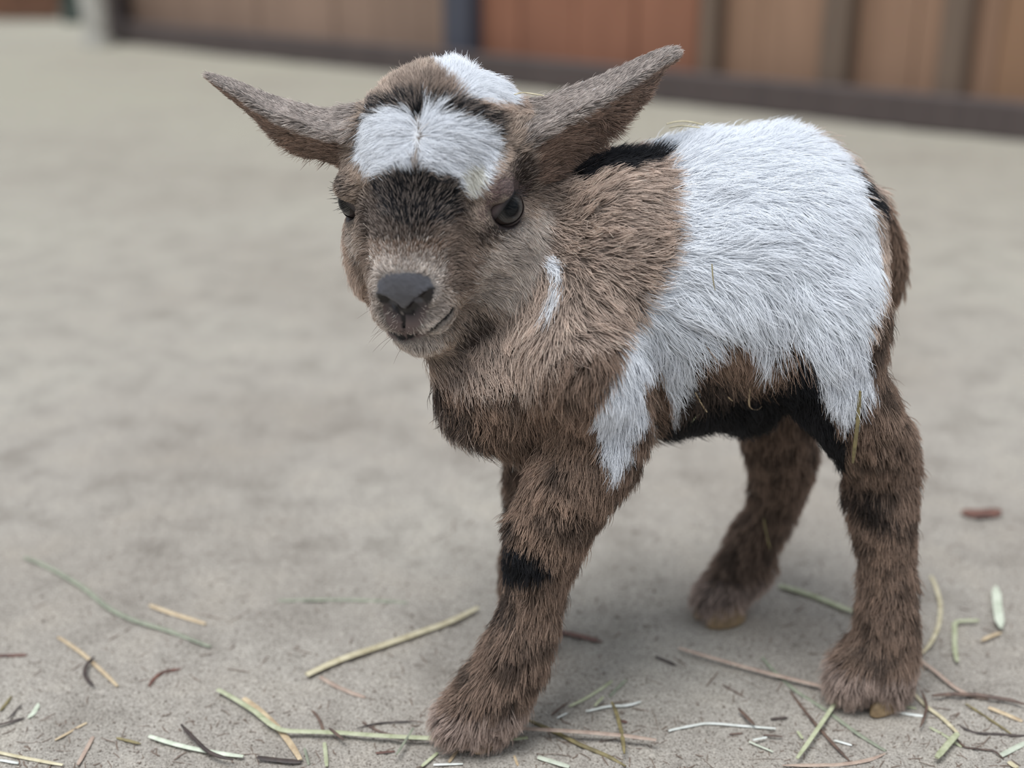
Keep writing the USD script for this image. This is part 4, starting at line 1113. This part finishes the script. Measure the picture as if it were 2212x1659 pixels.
STALKS = [
    # label, kind, points, width px, lift, name
    ("long pale green hay stalk with a kink running under the front hoof", "G", [(472, 1505), (545, 1545), (622, 1591), (710, 1594), (816, 1601), (930, 1607), (1040, 1612), (1140, 1606)], 13, 0.9),
    ("olive tan straw crossing under the kinked pale green stalk", "T", [(527, 1515), (588, 1562), (631, 1614), (649, 1644)], 14, 0.0),
    ("thick cream straw slanting up towards the front leg", "Y", [(663, 1470), (792, 1415), (952, 1359), (1032, 1320)], 17, 0.3),
    ("short tan straw lying below the thick cream straw", "P", [(692, 1468), (740, 1492), (789, 1513)], 11, 0.0),
    ("short dark curved stem above the kinked green stalk", "B", [(674, 1538), (692, 1562), (699, 1585)], 7, 0.0),
    ("reddish brown stem running up to the front hoof", "B", [(783, 1563), (828, 1585), (873, 1594), (930, 1597)], 6, 0.2),
    ("thin dark stem crossing the reddish stem by the front hoof", "D", [(771, 1578), (835, 1565), (900, 1562)], 4, 0.9),
    ("short pale green stalk pointing down below the kinked stalk", "G", [(701, 1606), (704, 1634), (706, 1657)], 9, 0.0),
    ("small brown stem lying across the kinked green stalk", "B", [(712, 1588), (744, 1614)], 7, 2.4),
    ("thin blue grey stalk across the green stalk left of the front hoof", "S", [(893, 1587), (875, 1616), (857, 1644)], 6, 2.6),
    ("short pale green straw below the front hoof at the frame edge", "G", [(945, 1628), (911, 1657)], 9, 0.0),
    ("short tan straw just below the front hoof", "T", [(988, 1622), (970, 1648)], 8, 0.0),
    ("whitish straw lying level below the front hoof", "W", [(936, 1653), (1000, 1651)], 6, 0.0),
    ("dark flake of bark at the lower left near the tan straw", "D", [(556, 1638), (600, 1644), (650, 1648)], 13, 0.0),
    ("small red brown flake below the long green stalk", "R", [(812, 1628), (853, 1624)], 7, 0.0),
    ("slim blue grey stem right of the olive tan straw", "S", [(658, 1617), (667, 1653)], 6, 0.0),
    ("pale green stalk with a tapered end at the lower left", "L", [(323, 1594), (418, 1621), (526, 1638)], 12, 0.2),
    ("dark purplish stem curving over the tapered green stalk", "D", [(393, 1578), (423, 1610), (458, 1640), (505, 1654)], 9, 1.5),
    ("short olive stem left of the tapered green stalk", "O", [(252, 1595), (304, 1608)], 7, 0.0),
    ("flat pinkish tan straw near the bottom left", "P", [(201, 1594), (186, 1622), (168, 1654)], 10, 0.0),
    ("short tan brown straw above the flat pinkish one at left", "T", [(187, 1563), (119, 1600)], 7, 0.0),
    ("long yellow straw entering at the bottom left corner", "Y", [(-20, 1623), (60, 1640), (136, 1654)], 9, 0.0),
    ("short white straw below the yellow straw at the corner", "W", [(0, 1643), (40, 1650)], 7, 0.0),
    ("pale blue green leaf scrap at the far left foreground", "L", [(60, 1553), (74, 1540), (84, 1524)], 11, 0.0),
    ("dark stem at the left frame edge below the leaf scrap", "D", [(-15, 1570), (20, 1561), (54, 1551)], 7, 0.0),
    ("thin dark stem slanting beside the leaf scrap", "D", [(49, 1524), (30, 1545), (16, 1559)], 5, 0.8),
    ("short olive stem at the left edge above the dark ones", "O", [(26, 1507), (0, 1537)], 7, 0.0),
    ("blurred tan stem with a dark joint on the left", "T", [(127, 1383), (187, 1426), (255, 1491)], 9, 0.3),
    ("blurred dark twig crossing the tan stem on the left", "D", [(206, 1432), (190, 1446), (205, 1494)], 8, 1.2),
    ("reddish brown curved stem in the left middle ground", "R", [(323, 1488), (350, 1461), (390, 1450)], 9, 0.0),
    ("long blurred grey green stem in the left middle ground", "S", [(54, 1209), (163, 1263), (230, 1317), (285, 1345), (353, 1369), (456, 1404)], 11, 0.2),
    ("blurred pale green stalk right of the long grey green stem", "T", [(325, 1315), (445, 1355)], 10, 0.2),
    ("blurred dark reddish twig at the left edge", "R", [(-10, 1418), (60, 1420)], 9, 0.0),
    ("flat pinkish brown stalk right of the front hoof", "P", [(1122, 1592), (1263, 1600), (1417, 1617)], 12, 1.6),
    ("dark olive stem passing under the flat pinkish stalk", "O", [(1141, 1557), (1217, 1592), (1246, 1607), (1306, 1633), (1352, 1657)], 10, 0.0),
    ("white and grey stub with a thin tip above the pinkish stalk", "W", [(1265, 1542), (1301, 1537), (1360, 1530), (1384, 1524)], 7, 0.8),
    ("upright brown olive stem hanging from the white stub", "O", [(1321, 1538), (1336, 1576), (1345, 1619), (1348, 1646)], 9, 2.2),
    ("bright green hay blade right of the front leg", "G", [(1230, 1527), (1280, 1502), (1322, 1476)], 8, 0.0),
    ("short grey green blade beside the bright green one", "S", [(1317, 1508), (1352, 1476)], 8, 0.0),
    ("tiny green blade touching the white stub", "G", [(1284, 1538), (1303, 1519)], 7, 1.8),
    ("thin brown stem just right of the front hoof", "B", [(1190, 1546), (1225, 1519)], 5, 0.0),
    ("tiny pale straw right of the front hoof", "W", [(1203, 1552), (1225, 1541)], 5, 0.0),
    ("bent whitish twig in the centre foreground", "W", [(1444, 1581), (1490, 1571), (1529, 1565), (1610, 1571), (1675, 1576)], 7, 0.2),
    ("short brown stem crossing the bent whitish twig", "B", [(1594, 1543), (1629, 1578)], 8, 1.6),
    ("thin pale green straw below the bent twig", "L", [(1618, 1603), (1670, 1625)], 5, 0.0),
    ("small white straw joined to the thin pale green one", "W", [(1626, 1604), (1656, 1598)], 6, 0.9),
    ("small brown stick right under the bent twig", "B", [(1575, 1587), (1604, 1585)], 5, 0.0),
    ("small brown stick right of the bent twig's end", "B", [(1648, 1588), (1691, 1592)], 5, 0.0),
    ("tiny dark red husk beside the upright olive stem", "R", [(1336, 1560), (1355, 1564)], 9, 0.0),
    ("pale grey straw at the bottom edge under the pinkish stalk", "L", [(1162, 1638), (1230, 1659)], 13, 0.0),
    ("short pale stem at the bottom edge right of the hoof", "T", [(1111, 1636), (1119, 1657)], 6, 0.0),
    ("long brown straw reaching to the hind hoof", "P", [(1466, 1410), (1561, 1438), (1663, 1466), (1740, 1485), (1818, 1504)], 11, 0.9),
    ("grey green stem fading to brown below the hind hoof", "S", [(1647, 1422), (1716, 1492), (1792, 1542), (1850, 1585), (1913, 1624)], 10, 0.0),
    ("bright green blade crossing the grey green stem", "G", [(1815, 1514), (1773, 1577), (1720, 1653)], 10, 1.5),
    ("dark brown stem crossing the green blade at the lower right", "B", [(1707, 1495), (1758, 1561), (1837, 1647)], 7, 0.0),
    ("white straw sticking out from the hind hoof", "W", [(1908, 1534), (1955, 1543), (1998, 1552)], 9, 0.0),
    ("pale green straw just above the white one at the hind hoof", "G", [(1924, 1523), (1979, 1532)], 9, 0.0),
    ("green olive stem running down right of the hind hoof", "Y", [(1966, 1495), (2001, 1530), (2035, 1562), (2068, 1593)], 10, 0.3),
    ("pale green straw lying under the olive stem's lower end", "G", [(2008, 1577), (2042, 1597), (2077, 1618)], 8, 0.0),
    ("broad green blade at the lower right edge", "G", [(2065, 1606), (2042, 1632), (2020, 1659)], 15, 1.2),
    ("pinkish tan stem running right from behind the hind leg", "P", [(1978, 1423), (2020, 1455), (2065, 1491), (2100, 1508), (2135, 1516)], 10, 0.3),
    ("brown stem lying level at the right edge", "B", [(2013, 1513), (2092, 1510), (2150, 1520), (2216, 1535)], 10, 1.0),
    ("thin olive stem under the level brown stem", "O", [(2086, 1521), (2135, 1553), (2184, 1586)], 6, 0.0),
    ("pale tan straw with a frayed end at the right edge", "T", [(2135, 1532), (2208, 1562)], 12, 0.0),
    ("dark kinked twig at the lower right", "D", [(2067, 1570), (2111, 1585), (2160, 1588), (2220, 1592)], 7, 0.0),
    ("thin wavy dark stem near the bottom right corner", "B", [(2065, 1600), (2086, 1621), (2141, 1624), (2168, 1643)], 5, 0.6),
    ("pale blue green straw at the bottom right corner", "L", [(2160, 1635), (2216, 1606)], 13, 0.0),
    ("yellow straw stub at the bottom right corner", "Y", [(2179, 1648), (2197, 1662)], 13, 0.0),
    ("thin brown tendril curling beside the hind hoof", "B", [(1988, 1506), (1999, 1535), (1996, 1560), (1985, 1588)], 6, 2.6),
    ("green bent stalk standing out right of the hind leg", "G", [(2113, 1345), (2067, 1347), (2062, 1372), (2067, 1434)], 11, 0.3),
    ("yellow green arched hay blade right of the hind leg", "Y", [(2010, 1250), (2027, 1290), (2029, 1345), (2010, 1393), (1991, 1415)], 9, 0.3),
    ("white green broad leaf folded at the far right", "L", [(2150, 1275), (2154, 1320), (2161, 1366)], 20, 0.3),
    ("tan folded leaf tip below the white green leaf", "T", [(2164, 1368), (2140, 1376), (2120, 1386)], 10, 0.0),
    ("pale green straw behind the near hind leg", "G", [(1682, 1273), (1760, 1298), (1845, 1327)], 15, 0.2),
    ("small pale straw below the grey green stem at lower right", "W", [(1802, 1600), (1840, 1611)], 6, 0.0),
    ("pink tan curved leaf at the bottom edge", "P", [(1690, 1655), (1793, 1655), (1864, 1646), (1912, 1630)], 11, 0.0),
    ("tiny green scrap under the crossing stems", "G", [(1723, 1581), (1734, 1597)], 7, 0.0),
    ("short dark twig right of the bent whitish twig", "D", [(1664, 1554), (1702, 1551)], 6, 0.0),
    ("dark curled leaf behind the front leg", "R", [(1195, 1365), (1240, 1378), (1300, 1396)], 15, 0.1),
    ("blurred red brown dry leaf at the far right", "R", [(2075, 1112), (2110, 1115), (2160, 1108)], 34, 0.0),
    ("faint pale stem in the middle ground left of the leg", "S", [(600, 1300), (720, 1297), (880, 1306)], 9, 0.0),
    ("dark short twig under the goat's shadow", "D", [(1415, 1420), (1460, 1441)], 8, 0.0),
    ("thin brown twig near the goat's shadow", "B", [(1560, 1483), (1608, 1510)], 4, 0.0),
]
for lab, kd, pts, w, lift in STALKS:
    G, wm = lay(pts, w, lift)
    nm = "straw_stalk" if kd in "GWTYSLP" else "twig"
    if "leaf" in lab:
        nm = "dry_leaf"
    if "husk" in lab or "flake" in lab:
        nm = "bark_flake"
    cat = {"straw_stalk": "straw", "twig": "twig", "dry_leaf": "leaf", "bark_flake": "bark"}[nm]
    flat = {"straw_stalk": 0.45, "twig": 0.8, "dry_leaf": 0.18, "bark_flake": 0.35}[nm]
    tp = (0.55, 0.4) if nm == "twig" else (0.3, 0.3) if nm == "dry_leaf" else (0.85, 0.7)
    V, F = stalk_mesh(G, wm, flat, tp)
    base_at = G[0] * np.array([1, 1, 0])
    pr = usdkit.mesh(stage, path_for(nm), (V - base_at, F), STALK[kd], smooth=50)
    pr.AddTranslateOp().Set(Gf.Vec3d(*map(float, base_at)))
    tag(pr.GetPrim(), lab, cat)

# the straw that clings to the coat
tree = cKDTree(kv)


def on_coat(px, py, out=0.006, guess=0.53):
    """The point just outside the coat that is seen at a pixel."""
    r = ray(px, py)
    r = r / np.linalg.norm(r)
    t = np.arange(0.40, 0.72, 0.0005)
    P = CAM + t[:, None] * r
    d, i = tree.query(P)
    k = np.nonzero(d < out)[0]
    if len(k):
        return P[k[0]]
    return P[np.argmin(d)]


CLING = [
    ("thin straw hanging on the white and brown hind thigh", "straw_stalk", "O", [(1858, 845), (1854, 900), (1848, 950), (1842, 1000)], 9, 0.006),
    ("pale straw bit sticking in the belly fur", "straw_stalk", "T", [(1502, 848), (1514, 870), (1527, 890)], 5, 0.006),
    ("green hay bit under the belly", "straw_stalk", "G", [(1511, 894), (1494, 915), (1480, 942)], 6, 0.005),
    ("curled hay tendril caught in the black belly fur", "straw_stalk", "T", [(1621, 832), (1619, 878), (1632, 885), (1646, 877)], 4, 0.006),
    ("thin dark hair of hay on the white flank", "twig", "O", [(1538, 570), (1540, 600), (1545, 628)], 3, 0.010),
    ("tuft of pale hay lying on the back behind the ear", "straw_stalk", "Y", [(1440, 268), (1475, 262), (1520, 270)], 7, 0.007),
    ("second pale hay strand lying on the back behind the ear", "straw_stalk", "Y", [(1446, 276), (1480, 272), (1512, 276)], 6, 0.007),
    ("tiny straw crumb on the black belly", "straw_stalk", "T", [(1572, 857), (1582, 866)], 6, 0.006),
]
CLING += [
    ("hay wisp caught between the crown and the ear", "straw_stalk", "Y", [(1112, 204), (1140, 201), (1176, 207)], 5, 0.007),
    ("pale straw on the blurred far hind leg", "straw_stalk", "O", [(1650, 1120), (1656, 1155), (1664, 1185)], 7, 0.006),
    ("dark hay thread looping below the elbow of the front leg", "twig", "D", [(1352, 1050), (1338, 1085), (1318, 1108), (1288, 1134)], 3, -0.497),
]
for lab, nm, kd, pts, w, out in CLING:
    P = np.array([on_coat(*p, out) if out > 0 else at_y(*p, -out) for p in pts])
    tt = np.linspace(0, len(P) - 1, 4 * (len(P) - 1) + 1)
    from scipy.interpolate import PchipInterpolator
    P = np.stack([PchipInterpolator(np.arange(len(P)), P[:, k])(tt) for k in range(3)], 1)
    wm = w * np.mean((P - CAM) @ FWD) / FPX
    V, F = stalk_mesh(P, wm, 0.6, (0.8, 0.6))
    pr = usdkit.mesh(stage, path_for(nm), (V - P[0], F), STALK[kd], smooth=50)
    pr.AddTranslateOp().Set(Gf.Vec3d(*map(float, P[0])))
    tag(pr.GetPrim(), lab, {"straw_stalk": "straw", "twig": "twig"}[nm])

# chaff and coarse grains nobody could count
rng = np.random.default_rng(77)
V, F, n0 = [], [], 0
for i in range(1700):
    x, y = rng.uniform(-0.27, 0.34), 0.40 + 0.30 * rng.random() ** 1.6
    if i % 2 == 0:
        x, y = rng.uniform(-0.30, 0.36), 0.395 + 0.10 * rng.random() ** 1.4
    ln = rng.uniform(0.0012, 0.0075) * (1 if rng.random() < 0.85 else 2.2)
    a = rng.uniform(0, 6.283)
    w = rng.uniform(0.0003, 0.0008)
    t = np.linspace(-0.5, 0.5, 3)[:, None] * ln * np.array([[math.cos(a), math.sin(a)]])
    xy = np.array([x, y]) + t
    xy[1] += rng.normal(0, 0.0004, 2)
    if min(np.hypot(*(xy[1] - f[:2])) for f in FEET) < 0.026:
        continue
    z = np.maximum(ground_z(xy[:, 0], xy[:, 1]), -0.002) + w * 0.3
    z[:] = np.linspace(z[0], z[2], 3)
    v, f = stalk_mesh(np.column_stack([xy, z]), w, 0.5)
    V.append(v)
    F.append(f + n0)
    n0 += len(v)
V, F = np.vstack(V), np.vstack(F)
chaff_mat = usdkit.material(stage, "/World/Looks/chaff", {
    "g": ("geometry", {}), "r": ("rgb_ramp", {"ramp": [(0.0, lin(108, 92, 80)), (0.25, lin(156, 134, 112)), (0.5, lin(186, 178, 150)), (0.75, lin(132, 116, 102)), (1.0, lin(206, 206, 194))]}), "p": ("principled_bsdf", {"roughness": 0.7})},
    [("g.random_per_island", "r.fac"), ("r.color", "p.base_color")], surface="p.BSDF")
pr = usdkit.mesh(stage, path_for("straw_chaff"), (V, F), chaff_mat, smooth=50).GetPrim()
tag(pr, "tiny broken chaff and straw crumbs strewn over the sandy ground", "chaff", kind="stuff")

V, F, n0 = [], [], 0
ico = trimesh.creation.icosphere(1, 1.0)
for i in range(2200):
    x, y = rng.uniform(-0.27, 0.34), 0.405 + 0.22 * rng.random() ** 1.5
    r = rng.uniform(0.00025, 0.0006) * (1 if rng.random() < 0.96 else 1.8)
    if min(np.hypot(x - f[0], y - f[1]) for f in FEET) < 0.022:
        continue
    z = float(ground_z(np.array([x]), np.array([y]))[0])
    v = ico.vertices * (r * rng.uniform(0.7, 1.2, 3)) * (1 + 0.25 * rng.normal(size=(len(ico.vertices), 1)) * 0.5) + (x, y, z + 0.25 * r)
    V.append(v)
    F.append(ico.faces + n0)
    n0 += len(v)
grain_mat = usdkit.material(stage, "/World/Looks/grains", {
    "g": ("geometry", {}), "r": ("rgb_ramp", {"ramp": [(0.0, lin(120, 110, 100)), (0.3, lin(152, 142, 132)), (0.7, lin(178, 170, 160)), (0.93, lin(196, 190, 182)), (1.0, lin(226, 224, 220))]}), "p": ("principled_bsdf", {"roughness": 0.8})},
    [("g.random_per_island", "r.fac"), ("r.color", "p.base_color")], surface="p.BSDF")
part(gp, "sand_grains", (np.vstack(V), np.vstack(F)), grain_mat, True).SetCustomDataByKey("kind", "stuff")
